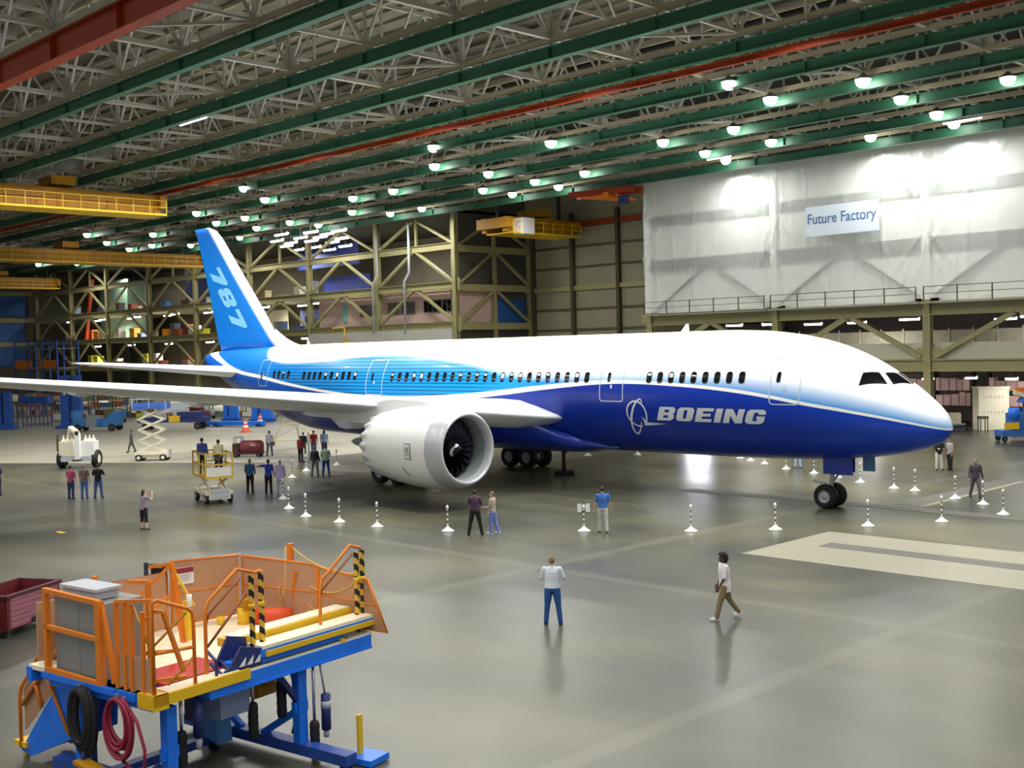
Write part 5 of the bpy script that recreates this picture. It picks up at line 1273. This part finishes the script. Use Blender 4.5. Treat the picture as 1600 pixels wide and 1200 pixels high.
tag(MB().bar((-165, 40, 9.8), (-162, 40, 20), .5).build('orange_column', M_RED), 'orange steel column behind the frame at the far left', 'column')

b = MB(); b.tube([(-88.2, 35.9, 8.1), (-88.2, 35.9, 9.9), (-90.4, 35.9, 9.9), (-90.6, 35.9, 9.4)], .09, 8); b.bb(-88.4, -88.0, 35.7, 36.49, 8.15, 8.35)
tag(b.build('davit_arm', M_YEL2), 'small yellow davit arm fixed to the pale fascia below the pink offices', 'davit')
# ------------------------------------------------------------------ travelling cranes
def crane(lb, x, y0, y1, z, gap=2.0, cab=None, deep=1.5):
    t = thing('bridge_crane', lb, 'crane', (x, (y0+y1)/2, z), 0, 'yellow travelling cranes'); L_ = (y1-y0)/2
    for sx in (-gap/2, gap/2):
        b = MB(); b.bb(sx-.25, sx+.25, -L_, L_, .2, .2+deep); y = -L_
        while y < L_: b.bb(sx-.3, sx+.3, y-.05, y+.05, .2, .2+deep); y += 2
        b.build('girder', M_YEL, t)
    for y in (-L_, L_): MB().bb(-gap/2-.8, gap/2+.8, y-.3, y+.3, .6, 1.6).build('end_carriage', M_YEL, t)
    b = MB(); b.bb(-gap/2+.3, gap/2+1.2, -L_, L_, 0, .1); b.bb(gap/2+1.1, gap/2+1.25, -L_, L_, -.05, .12, 0); b.build('walkway', M_YEL2, t)
    b = MB(); xx = gap/2+1.2; n = int(L_*2/1.4)
    for k in range(n+1): y = -L_+2*L_*k/n; b.bar((xx, y, .1), (xx, y, 1.15), .06)
    b.bar((xx, -L_, 1.15), (xx, L_, 1.15), .06); b.bar((xx, -L_, .62), (xx, L_, .62), .05); b.build('guard_rail', M_YEL2, t)
    b = MB(); b.bb(-gap/2, gap/2, L_*.15-1.0, L_*.15+1.0, .5+deep, 1.2+deep); b.lathe([(-.8, .4), (.8, .4)], (0, L_*.15, .8+deep), 'y', 12); b.build('hoist_trolley', M_YEL, t)
    if cab: MB().bb(gap/2+.2, gap/2+1.6, cab-.8, cab+.8, -.1, 1.5).build('cab', M_WHITE, t)
    for sy in (-.9*L_, .9*L_): MB().bb(-.15, .15, sy-.15, sy+.15, .2+deep, (27.1 if y1 > 40 else 21.05)-z).build('hanger', M_DGREY, t)
    return t
crane('long yellow bridge crane at the left photo edge, nearest of the cranes', -69.2, -16, 2.6, 18.6, 2.4)
crane('long yellow bridge crane behind the first, ending beside the tail fin', -115, -8, 32.5, 18.4, 2.6, None, 1.35)
crane('short orange yellow crane low at the far left edge, beyond the steel column', -163, 14, 34, 18.2, 2.6)
crane('yellow crane with white cab above the recess beside the plastic wall', -63.5, 36.5, 46.5, 18.5, 3.0, -3.2)
t = thing('jib_hoist', 'orange underslung hoist beam tucked beside the top corner of the plastic wall', 'hoist', (-46.5, 34.0, 20.0))
b = MB(); b.bar((-3.4, 0, .6), (3.2, 1.0, .6), .4, .6); b.bar((-3.4, -1.2, .6), (3.2, -.2, .6), .3, .5); b.build('hoist_beam', M_RED, t)
b = MB(); b.bb(-1.2, .8, -.8, .8, .1, .5); b.bar((-2.6, -.5, .4), (1.6, .4, -.2), .22); b.bar((1.0, 0, .3), (2.8, .4, -.3), .2); b.build('trolley', M_ORANGE, t)
MB().bb(1.6, 2.3, -.4, .3, -.6, .1).build('motor_box', M_NAVY, t); MB().bb(-.2, .2, .3, .6, .7, 1.02).build('hanger', M_RED, t)
# ------------------------------------------------------------------ orange and blue work platform in front
PL = thing('work_platform', 'raised blue work platform with orange railings and striped posts, closest to the balcony', 'work platform', (3.79, -35.72, .307), radians(9))
PL.scale = (.957, .957, .957)
G = -.321
def part(name, fn, m, parent=PL):
    b = MB(); fn(b); return b.build(name, m, parent)
M_HAZ = bpy.data.materials.new('hazard_stripes'); M_HAZ.use_nodes = True
def hazard():
    nt = M_HAZ.node_tree; N = nt.nodes; L = nt.links; tc = N.new('ShaderNodeTexCoord'); sp = N.new('ShaderNodeSeparateXYZ'); L.new(tc.outputs['Object'], sp.inputs[0])
    a = N.new('ShaderNodeMath'); a.operation = 'MULTIPLY_ADD'; a.inputs[1].default_value = 1.0; L.new(sp.outputs[1], a.inputs[0]); L.new(sp.outputs[2], a.inputs[2])
    m = N.new('ShaderNodeMath'); m.operation = 'MODULO'; m.inputs[1].default_value = .24; L.new(a.outputs[0], m.inputs[0])
    g = N.new('ShaderNodeMath'); g.operation = 'GREATER_THAN'; g.inputs[1].default_value = .12; L.new(m.outputs[0], g.inputs[0])
    x = N.new('ShaderNodeMix'); x.data_type = 'RGBA'; x.inputs[6].default_value = rgb(226, 184, 60); x.inputs[7].default_value = rgb(26, 24, 24); L.new(g.outputs[0], x.inputs[0])
    L.new(x.outputs[2], N['Principled BSDF'].inputs['Base Color']); N['Principled BSDF'].inputs['Roughness'].default_value = .45
hazard()
part('deck', lambda b: b.bb(-3.75, -.02, .12, 5.05, 1.62, 1.70), M_WOOD)
part('deck_beam', lambda b: (b.bb(-.12, 0, 1.1, 5.0, 1.40, 1.66), b.bb(-.3, .02, 1.1, 5.0, 1.40, 1.44)), M_BLUE)
part('deck_beam', lambda b: b.bb(-3.8, -3.65, .1, 5.0, 1.40, 1.66), M_BLUE)
part('deck_beam', lambda b: (b.bb(-3.75, -.05, 4.93, 5.05, 1.40, 1.66)), M_BLUE)
part('deck_beam', lambda b: b.bb(-3.0, -.1, .05, .2, 1.46, 1.70), M_BLUE)
part('deck_lip', lambda b: b.bb(-1.3, -.36, .5, 1.9, 1.71, 1.76), M_REDP)
# front step plank with yellow edge
pk = part('step_plank', lambda b: b.bb(-.32, .0, .28, 1.75, 1.70, 1.75), M_WOOD)
part('plank_edge', lambda b: (b.bb(.0, .05, .0, 1.95, 1.56, 1.74), b.bb(-.42, .05, .0, .26, 1.5, 1.74)), M_YEL2)
# sliding plank module on the front right
part('slide_module', lambda b: (b.bb(-.42, -.02, 2.25, 5.1, 1.84, 1.97), b.bb(-.42, -.06, 1.7, 4.3, 1.7, 1.84)), M_BLUE); part('slide_gap_shade', lambda b: b.bb(-.3, -.05, 1.45, 4.4, 1.70, 1.725), M_DGREY)  # dark grey strip stands in for the shaded gap under the module
pk = part('slide_plank', lambda b: b.bb(-.45, -.03, 2.3, 5.1, 1.97, 2.03), M_WOOD); part('plank_edge', lambda b: (b.bb(-.02, .02, 2.35, 5.1, 1.84, 1.93), ), M_YEL2)
part('slide_plank', lambda b: b.bb(-.95, -.58, 2.2, 5.0, 2.06, 2.14), M_WOOD); part('plank_edge', lambda b: (b.bb(-.58, -.52, 2.2, 5.0, 1.98, 2.13), b.bb(-1.0, -.5, 2.1, 2.24, 1.95, 2.1)), M_YEL2)
def bracket(b):
    b.prism([(-.05, 1.35, 1.68), (-.05, 2.3, 1.68), (-.05, 2.3, 2.0), (-.05, 1.85, 2.12), (-.05, 1.62, 1.84)], (-.05, 0, 0))
    b.prism([(-.45, 1.55, 1.7), (-.45, 2.3, 1.7), (-.45, 2.3, 2.14), (-.45, 1.9, 2.24)], (-.05, 0, 0))
    for q in range(4): b.bar((-.04, 1.42+.2*q, 1.72), (-.44, 1.5+.2*q, 1.86), .05, .04)
    b.bar((-.05, 1.3, 1.7), (-.05, 1.3, 2.0), .04); b.bar((-.45, 1.42, 1.7), (-.45, 1.42, 2.1), .04); b.bar((-.05, 1.3, 2.0), (-.45, 1.42, 2.1), .04)
part('slide_bracket', bracket, M_NAVY)
def bracket_w(b):
    for q in range(3): b.prism([(-.045, 1.78+.17*q, 1.78), (-.045, 1.9+.17*q, 1.78), (-.045, 1.93+.17*q, 1.92)], (.012, 0, 0))
part('bracket_cutout', bracket_w, M_WHITE)
part('end_stop', lambda b: b.bb(-.4, 0, 4.2, 4.3, 1.66, 1.74), M_YEL2)
# striped posts
for (x, y, z0, z1) in ((-.28, 2.30, 1.9, 3.27), (-.28, 2.52, 1.9, 3.30), (-.28, 4.93, 1.66, 3.25), (-.28, 5.09, 1.66, 3.27)):
    part('striped_post', lambda b: b.bar((x, y, z0), (x, y, z1), .07), M_HAZ)
    part('post_clamp', lambda b: b.lathe([(2.66, .0), (2.66, .055), (2.76, .055), (2.76, 0)], (x, y, 0), n=10), M_YEL2)
def tubes(*paths, r=.032):
    def f(b):
        for p in paths: b.tube(p, r, 8)
    return f
part('gate_rail', tubes([(-.28, 2.34, 3.3), (-.3, 2.0, 3.41), (-.3, 1.36, 2.96), (-.3, 1.30, 2.8), (-.3, 1.29, 1.72)], [(-.28, 2.52, 3.3), (-.28, 2.3, 3.28)]), M_ORANGE)
part('gate_rail', tubes([(-.3, 2.06, 3.24), (-.3, 1.36, 2.74), (-.3, 1.31, 2.6)], [(-.3, 1.33, 2.2), (-.3, 2.2, 2.95)], r=.024), mat('dark_orange', (140, 74, 26), .5, 0, .1, 4))
part('gate_rail', tubes([(-.32, 5.1, 3.3), (-.3, 4.78, 3.40), (-.3, 4.2, 2.98), (-.34, 4.05, 2.86), (-.3, 3.96, 2.5), (-.3, 3.96, 1.95)]), M_ORANGE)
part('gate_rail', tubes([(-.3, 4.84, 3.22), (-.3, 4.0, 2.66), (-.3, 3.97, 2.5)], r=.024), mat('dark_orange', (140, 74, 26)))
# back panels: orange tube frame with mesh infill
def panel(p0, p1, z0, h0, h1, infill=M_ORGPANEL, slant=0):
    a = Vector((p0[0], p0[1], z0)); c = Vector((p1[0], p1[1], z0)); a2 = a+Vector((0, 0, h0)); c2 = c+Vector((0, 0, h1))
    if slant: c2 = c2+(a-c).normalized()*slant
    fr = part('rail_frame', tubes([a, a2, c2, c, a]), M_ORANGE)
    mid0 = a.lerp(a2, .5); mid1 = c.lerp(c2, .5)
    part('rail_frame', tubes([mid0, mid1], r=.024), M_ORANGE)
    b = MB(); n = (c-a).cross(Vector((0, 0, 1))).normalized()*.008
    b.add([a+n, c+n, c2+n, a2+n, a-n, c-n, c2-n, a2-n], [(0, 1, 2, 3), (7, 6, 5, 4), (0, 4, 5, 1), (1, 5, 6, 2), (2, 6, 7, 3), (3, 7, 4, 0)])
    return b.build('mesh_panel', infill, PL)
panel((-3.72, 3.2), (-3.42, 4.66), 1.75, 1.28, 1.22)
panel((-3.36, 4.72), (-1.5, 5.05), 1.75, 1.2, 1.12)
panel((-1.45, 5.06), (.32, 5.1), 1.72, 1.12, .98, slant=.46)
panel((-3.74, .95), (-3.74, 3.1), 1.75, 1.1, 1.1)
part('panel_post', lambda b: (b.bar((-3.4, 4.67, 1.7), (-3.4, 4.67, 3.0), .05)), M_LGREY)
sg = part('warning_sign', lambda b: b.box((-3.63, 3.44, 2.72), (.02, .42, .34), Matrix.Rotation(radians(-11.6), 3, 'Z')), M_WHITE)
part('sign_header', lambda b: b.box((-3.617, 3.44, 2.83), (.02, .40, .10), Matrix.Rotation(radians(-11.6), 3, 'Z')), mat('sign_red', (150, 40, 60)))
part('sign_line', lambda b: [b.box((-3.617, 3.44, 2.73-.05*q), (.02, .30-.04*q, .014), Matrix.Rotation(radians(-11.6), 3, 'Z')) for q in range(3)], M_LGREY)
# tall orange mast with hanging yellow ropes
part('rope_mast', lambda b: (b.bar((-2.2, 5.0, 1.7), (-2.2, 5.0, 3.25), .10), b.bar((-2.2, 5.0, 1.7), (-2.0, 4.9, 2.7), .05)), M_ORANGE)
def rope(p0, p1, sag, n=14):
    P = []
    for i in range(n+1): t = i/n; q = Vector(p0).lerp(Vector(p1), t); q.z -= sag*4*t*(1-t); P.append(q)
    return P
M_ROPE = mat('yellow_rope', (222, 180, 92), .6, 0, .1, 10)
part('safety_rope', lambda b: b.tube(rope((-2.2, 5.0, 3.2), (-.34, 5.08, 2.8), .18), .016, 6), M_ROPE)
part('safety_rope', lambda b: b.tube(rope((-2.2, 5.0, 2.8), (-.34, 5.08, 2.72), .42), .016, 6), M_ROPE)
part('safety_rope', lambda b: b.tube(rope((-2.2, 5.0, 2.45), (-1.2, 5.02, 1.85), .12), .016, 6), M_ROPE)
part('safety_rope', lambda b: b.tube([(-2.25, 4.92, 3.2), (-2.28, 4.9, 2.2), (-2.38, 4.86, 2.1), (-2.42, 4.86, 2.3), (-2.36, 4.88, 2.42), (-2.3, 4.9, 1.9)], .016, 6), M_ROPE)
for (x, y, r, h) in ((-2.75, 4.2, .13, .34), (-1.35, 4.75, .11, .30), (-3.1, 3.9, .08, .16)):
    part('yellow_bollard', lambda b: b.lathe([(1.7, 0), (1.7, r), (1.7+h, r), (1.7+h, 0)], (x, y, 0), n=18), M_YEL2)
part('red_roll', lambda b: b.tube([(-2.5, 4.3, 1.86), (-1.9, 4.72, 1.86)], .16, 18), mat('red_orange', (226, 82, 34), .5, 0, .05, 4))
part('valve_box', lambda b: (b.bb(-2.85, -2.6, 4.1, 4.3, 2.0, 2.2), b.bar((-2.7, 4.2, 1.7), (-2.7, 4.2, 2.1), .1)), M_YEL)
# left side cage
part('cage_frame', lambda b: [b.bar((x, .06, 1.72), (x, .06, 3.14), .07) for x in (-1.0, -.78, -.6)]+[b.bar((-1.0, .06, 3.14), (-.05, .06, 3.26), .06)], M_ORANGE)
part('cage_frame', tubes([(-.05, .06, 1.75), (-.05, .06, 3.22), (0, .12, 3.26), (0, .70, 3.02), (0, .80, 2.94), (0, .82, 2.8), (0, .82, 1.75)], [(-.05, .1, 2.4), (0, .82, 2.36)]), M_ORANGE)
part('cage_gate', lambda b: (b.bar((-.12, .06, 3.08), (.02, .22, 3.06), .06), b.bar((.02, .22, 3.06), (.0, .60, 2.0), .06), b.bar((-.3, .06, 3.05), (-.3, .06, 1.75), .06), b.bar((-.12, .06, 2.42), (.0, .44, 2.38), .055), b.bar((-.12, .1, 1.95), (0, .66, 1.9), .055), b.bar((-.1, .08, 1.6), (-.1, .08, 3.0), .06)), M_ORANGE)
part('cage_panel', lambda b: b.bb(-.95, -.1, .055, .07, 1.76, 2.3), M_ORGPANEL)
part('cage_panel', lambda b: (b.bb(-3.6, -3.55, .2, .9, 1.75, 2.8)), M_ORGPANEL)
part('cage_brace', tubes([(-.3, .1, 2.35), (-.02, .7, 2.95)], [(-.02, .3, 1.85), (0, .8, 2.2)], [(-.6, .1, 3.1), (-.2, .1, 2.5)], r=.022), M_YEL)
part('cage_post', lambda b: (b.bar((-2.6, 2.6, 1.7), (-2.75, 2.5, 3.2), .09), b.bar((-3.3, 2.4, 3.1), (-2.75, 2.5, 3.2), .06), b.bar((-3.6, 1.6, 2.0), (-2.75, 2.5, 3.2), .06), b.bar((-3.4, 1.4, 1.75), (-2.7, 2.4, 2.6), .06), b.bar((-3.7, .95, 1.7), (-3.7, .95, 3.0), .07)), M_ORANGE)
part('cage_post', lambda b: (b.bar((-2.45, 2.62, 1.75), (-2.5, 2.6, 2.5), .09), b.bar((-2.7, 2.55, 3.0), (-2.4, 2.7, 2.4), .04)), M_YEL2)
part('hand_lamp', lambda b: b.lathe([(2.4, 0), (2.4, .05), (2.62, .05), (2.62, 0)], (-2.42, 2.62, 0), n=10), M_WHITE)
part('rear_gate', lambda b: (b.bar((-4.25, 3.0, 1.5), (-4.25, 3.0, 3.0), .06), b.bar((-3.85, 3.15, 1.5), (-3.85, 3.15, 3.0), .06), b.bar((-4.25, 3.0, 2.95), (-3.85, 3.15, 2.95), .06), b.bar((-4.25, 3.0, 2.7), (-3.85, 3.15, 2.7), .05)), M_DGREY)
part('rear_panel', lambda b: b.box((-3.98, 3.1, 2.35), (.34, .02, 1.1), Matrix.Rotation(radians(20), 3, 'Z')), M_BLACK)
# electrical cabinet in its orange frame
cb = part('electrical_cabinet', lambda b: (b.bb(-2.9, -1.47, .14, .92, 1.74, 3.02), b.bb(-2.2, -2.18, .13, .14, 1.78, 3.0)), mat('cabinet_grey', (140, 146, 144), .45, 0, .05, 2))
part('junction_box', lambda b: (b.bb(-2.75, -1.78, .22, .66, 3.04, 3.2), b.bb(-2.8, -1.73, .18, .7, 3.18, 3.23)), M_LGREY)
part('cabinet_frame', lambda b: (b.bar((-2.98, .03, 1.7), (-2.98, .03, 3.14), .09), b.bar((-1.42, .03, 1.7), (-1.42, .03, 3.1), .12), b.bar((-3.02, .02, 3.13), (-1.38, .02, 3.08), .08), b.bar((-3.0, .02, 2.5), (-1.42, .02, 2.46), .07), b.bar((-3.0, .02, 1.75), (-1.42, .02, 1.72), .08)), M_ORANGE)
part('cabinet_brace', lambda b: b.bar((-1.38, .05, 3.02), (-1.06, .04, 1.78), .07, .09), M_ORANGE)
part('cabinet_frame', lambda b: (b.bar((-2.98, 1.0, 1.7), (-2.98, 1.0, 3.2), .08), b.bar((-1.42, 1.0, 1.7), (-1.42, 1.0, 3.25), .08), b.bar((-2.0, 1.0, 3.2), (-1.42, 1.0, 3.25), .07), b.bar((-2.9, 1.0, 3.1), (-1.5, 1.0, 2.6), .05)), M_ORANGE)
part('cabinet_shelf', lambda b: (b.bb(-3.1, -.5, .0, 1.0, 1.56, 1.70), b.bb(-3.1, -1.0, -.04, .04, 1.6, 1.7)), M_BLUE)
# access stair at the left end
def stringer(y): return lambda b: b.prism([(-4.85, y, G+.14), (-4.5, y, G+.08), (-3.05, y, .38), (-2.95, y, 1.6), (-3.25, y, 1.6)], (0, .06, 0))
part('stair_stringer', stringer(.55), M_BLUE); part('stair_stringer', stringer(1.35), M_BLUE)
part('stair_panel', lambda b: b.prism([(-4.7, .63, G+.2), (-4.4, .63, G+.16), (-3.2, .63, .9), (-3.3, .63, 1.2)], (0, .70, 0)), mat('stair_blue', (34, 84, 190), .5, 0, .1, 3))
for q in range(6): part('tread', lambda b: b.bb(-4.7+.25*q, -4.45+.25*q, .62, 1.34, G+.32+.27*q, G+.36+.27*q), M_GREY)
for y in (.52, 1.42):
    part('stair_rail', tubes([(-3.1, y, 2.7), (-3.95, y, 1.86), (-4.7, y, 1.05), (-4.78, y, .85), (-4.78, y, G+.2)], [(-3.2, y, 2.2), (-4.7, y, .7)], [(-3.95, y, 1.5), (-3.2, y, .4)], [(-4.3, y, 1.3), (-4.05, y, .75)], r=.036), M_ORANGE)
part('stair_mesh', lambda b: b.prism([(-4.7, .56, 1.0), (-4.7, .56, .2), (-3.2, .56, 1.6), (-3.2, .56, 2.55)], (0, .015, 0)), M_ORGPANEL)
part('stair_foot', lambda b: (b.bb(-5.0, -4.6, .5, .9, G+.22, G+.32), b.bb(-4.88, -4.8, .62, .7, G, G+.24)), M_YEL2)
# legs, braces, base
for (x, y) in ((-.28, .48), (-.28, 3.36), (-2.9, .6), (-2.9, 3.36)):
    part('leg', lambda b: (b.bb(x-.09, x+.09, y-.1, y+.1, G+.14, 1.42), b.bb(x-.05, x+.05, y-.16, y+.16, .55, .75)), M_BLUE)
for y in (.5, 3.36):
    part('base_beam', lambda b: b.bb(-3.5, 1.0, y-.14, y+.14, G+.12, G+.32), mat('base_blue', (38, 76, 160), .5, 0, .1, 3))
part('base_beam', lambda b: b.bb(-2.2, -2.0, .5, 3.36, G+.14, G+.3), mat('base_blue', (38, 76, 160)))
part('leg_brace', lambda b: (b.bar((-.28, 3.36, .6), (-1.3, 3.36, G+.3), .1, .12), b.bar((-2.9, 3.36, .6), (-1.9, 3.36, G+.3), .1, .12)), M_BLUE)
part('leg_brace', lambda b: (b.bar((-.28, 2.8, 1.4), (-.28, 3.36, .7), .1), b.bar((-.28, 3.0, 1.4), (-2.9, 3.0, .3), .09)), M_NAVY)
for (x, y) in ((-2.0, 2.75), (.85, 3.36), (-3.3, .5), (.9, .5)):
    part('caster_wheel', lambda b: b.lathe([(-.05, 0), (-.06, .10), (-.04, .14), (.04, .14), (.06, .10), (.05, 0)], (x, y, G+.14), 'y', 16), M_BLACK)
part('caster_guard', lambda b: b.prism([(-2.25, 2.6, G+.35), (-1.7, 2.6, G+.2), (-1.75, 2.6, .35), (-2.2, 2.6, .45)], (0, .35, 0)), mat('pale_blue_paint', (84, 140, 200), .5, 0, .05, 3))
for (x, y, z0, z1) in ((-.5, 2.44, .28, .92), (-.5, 3.12, .48, 1.16), (-.1, 3.54, -.28, .36), (-.3, .74, .22, .92)):
    part('air_spring', lambda b: b.lathe([(z0, 0), (z0, .08)]+[(z0+(z1-z0)*(i+.5)/9, .095 if i % 2 else .085) for i in range(9)]+[(z1, .07), (z1, 0)], (x, y, 0), n=14), M_BLACK)
    part('spring_rod', lambda b: b.tube([(x, y, z1-.02), (x, y, 1.45)], .028, 8), M_CHROME)
part('hydraulic_ram', lambda b: (b.lathe([(.12, 0), (.12, .09), (.78, .09), (.78, 0)], (-.1, 3.84, 0), n=16)), M_NAVY)
part('ram_collar', lambda b: (b.lathe([(-.02, 0), (-.02, .05), (.12, .06), (.12, 0)], (-.1, 3.84, 0), n=14), b.lathe([(.52, .091), (.52, .095), (.66, .095), (.66, .091)], (-.1, 3.84, 0), n=16)), M_LGREY)
part('ram_rod', lambda b: b.tube([(-.1, 3.84, .7), (-.1, 3.7, 1.45)], .02, 8), M_CHROME)
part('hydraulic_ram', lambda b: b.lathe([(.75, 0), (.75, .09), (1.4, .09), (1.4, 0)], (-.25, 1.05, 0), n=16), M_NAVY)
part('ram_collar', lambda b: b.lathe([(.55, 0), (.55, .05), (.76, .06), (.76, 0)], (-.25, 1.05, 0), n=14), M_LGREY)
part('control_box', lambda b: b.bb(-.95, -.5, 1.72, 2.38, .80, 1.5), mat('pale_steel_blue', (138, 152, 188), .45, 0, .04, 3))
part('control_box', lambda b: b.bb(-1.2, -.96, 1.5, 1.72, .75, 1.45), M_DGREY)
part('gear_motor', lambda b: (b.tube([(-.9, 2.8, .95), (-.9, 3.3, .95)], .13, 14), b.bb(-.9, -.6, 2.8, 3.1, 1.2, 1.45)), M_YEL)
part('drive_belt', lambda b: b.tube([(-.5, 3.36, 1.3), (-.45, 3.5, .6), (-.5, 3.36, .1)], .03, 6), M_BLACK)
part('side_step', lambda b: b.prism([(-1.75, -.35, .42), (-.1, -.35, .2), (-.1, -.1, .2), (-1.75, -.1, .42)], (0, 0, .06)), M_YEL)
part('side_step_bracket', lambda b: (b.bar((-1.7, -.2, .42), (-1.7, .2, 1.5), .08), b.bar((-.3, -.2, .25), (-.3, .3, .5), .08), b.bar((-2.0, .2, G+.2), (-2.0, .2, 1.5), .1)), M_NAVY)
for x in (-1.78, -.74): part('hose_hook', lambda b: (b.bar((x, .0, 1.6), (x, -.16, 1.6), .06), b.bar((x, -.16, 1.6), (x, -.16, 1.72), .04)), M_GREY)
# hoses hang on the hooks: things of their own
def hose(lb, x, r0, r1, n, zc, rad, m, tail=None):
    b = MB()
    Lr = Matrix.Rotation(radians(9), 4, 'Z')
    def W(p): q = Lr @ (Vector(p)*.957); return q+Vector((3.79, -35.72, .307))
    for q in range(n):
        rr = random.Random(q+int(x*10)); P = []; ox = rr.uniform(-.035, .035); a_ = r0*(1-.05*(q % 7))+rr.uniform(-.03, .03); c_ = r1*(1-.045*(q % 7))+rr.uniform(-.05, .03)
        for i in range(25): t = 2*pi*i/24; P.append(W((x+ox+a_*sin(t), -.10-.03*(q % 4), zc+(r1-c_)+c_*cos(t))))
        b.tube(P, rad, 8)
    if tail: b.tube([W(p) for p in tail], rad, 8)
    return b.build('hose_coil', m)
tag(hose('', -1.75, .26, .52, 4, 1.10, .06, M_BLACK), 'thick black hose looped on a hook under the grey cabinet', 'hose')
tag(hose('', -.74, .34, .50, 11, 1.13, .026, mat('maroon_hose', (146, 34, 62), .45, 0, .1, 6), [(-.62, -.1, 1.6), (-.3, -.1, 1.3), (-.1, -.12, .9), (-.12, -.12, .62), (-.4, -.14, .52), (-.7, -.12, .62)]), 'dark red hose coil hanging below the orange cage', 'hose')
# yellow post on its blue foot beside the platform
t = thing('floor_post', 'short yellow post on a blue wheeled foot beside the platform', 'post', (3.97, -31.96, 0), radians(15))
MB().bar((-.05, 0, .12), (-.05, 0, .82), .11, .05).build('post', M_YEL2, t); MB().bar((-.07, .04, .5), (-.07, .04, .8), .05).build('back_plate', M_DARKOL, t); MB().bb(-.25, .35, -.22, .3, .02, .13).build('foot', M_BLUE, t)
# maroon parts tub behind the platform
def tub(p, rz, w, d, h, lb):
    t = thing('parts_tub', lb, 'tub', p, rz, 'maroon tubs at the left edge')
    b = MB(); z0 = .22
    for (x0, x1, y0, y1) in ((0, w, -.03, .03), (0, w, d-.03, d+.03), (-.03, .03, 0, d), (w-.03, w+.03, 0, d)): b.bb(x0, x1, y0, y1, z0, h)
    b.bb(0, w, 0, d, z0, z0+.05); b.build('side_wall', M_MAROON, t)
    b = MB()
    for q in range(6): b.bb(.12, w-.12, -.06, -.03, z0+.08+.13*q, z0+.155+.13*q)
    b.bb(.1, w-.1, -.045, -.03, z0+.03, h-.1); b.build('ribbed_panel', M_PLUM, t)
    b = MB(); b.bb(-.05, w+.05, -.08, -.02, h-.08, h); b.bb(-.05, w+.05, d-.02, d+.08, h-.08, h); b.bb(-.08, -.02, -.05, d+.05, h-.08, h); b.bb(w-.02+.0, w+.08, -.05, d+.05, h-.08, h); b.build('rim', mat('dark_maroon', (74, 34, 44), .5, 0, .1, 3), t)
    for x in (.15, w-.25):
        for y in (.1, d-.2): MB().bb(x, x+.12, y, y+.12, 0, z0).build('foot', M_DGREY, t)
    MB().bb(w*.42, w*.42+.2, -.075, -.06, z0+.02, z0+.16).build('fork_slot', M_BLACK, t)
tub((-9.95, -32.7, 0), radians(120), 2.1, 1.25, 1.12, 'maroon ribbed metal tub behind the grey cabinet of the platform')
tub((-8.7, -35.0, 0), radians(120), 2.1, 1.25, 1.12, 'maroon tub cut off by the left photo edge')
# small yellow tape mark on the floor
struct(MB().bb(-27.0, -26.4, -24.2, -24.0, 0, .004).build('floor_marking', M_YEL2))
# unseen glowing doorway added behind the fuselage, source of the bright floor streak
M_DOORGLOW = mat('added_door_glow', (236, 240, 255), .5, 0, 0, emit=12)
b = MB(); b.bb(-39.9, -37.6, 36.2, 36.3, .1, 5.0, 0); b.bb(-40.1, -39.9, 36.1, 36.35, 0, 5.2, 1); b.bb(-37.6, -37.4, 36.1, 36.35, 0, 5.2, 1); b.bb(-40.1, -37.4, 36.1, 36.35, 5.0, 5.25, 1)
struct(b.build('added_doorway', [M_DOORGLOW, M_OLIVE]))
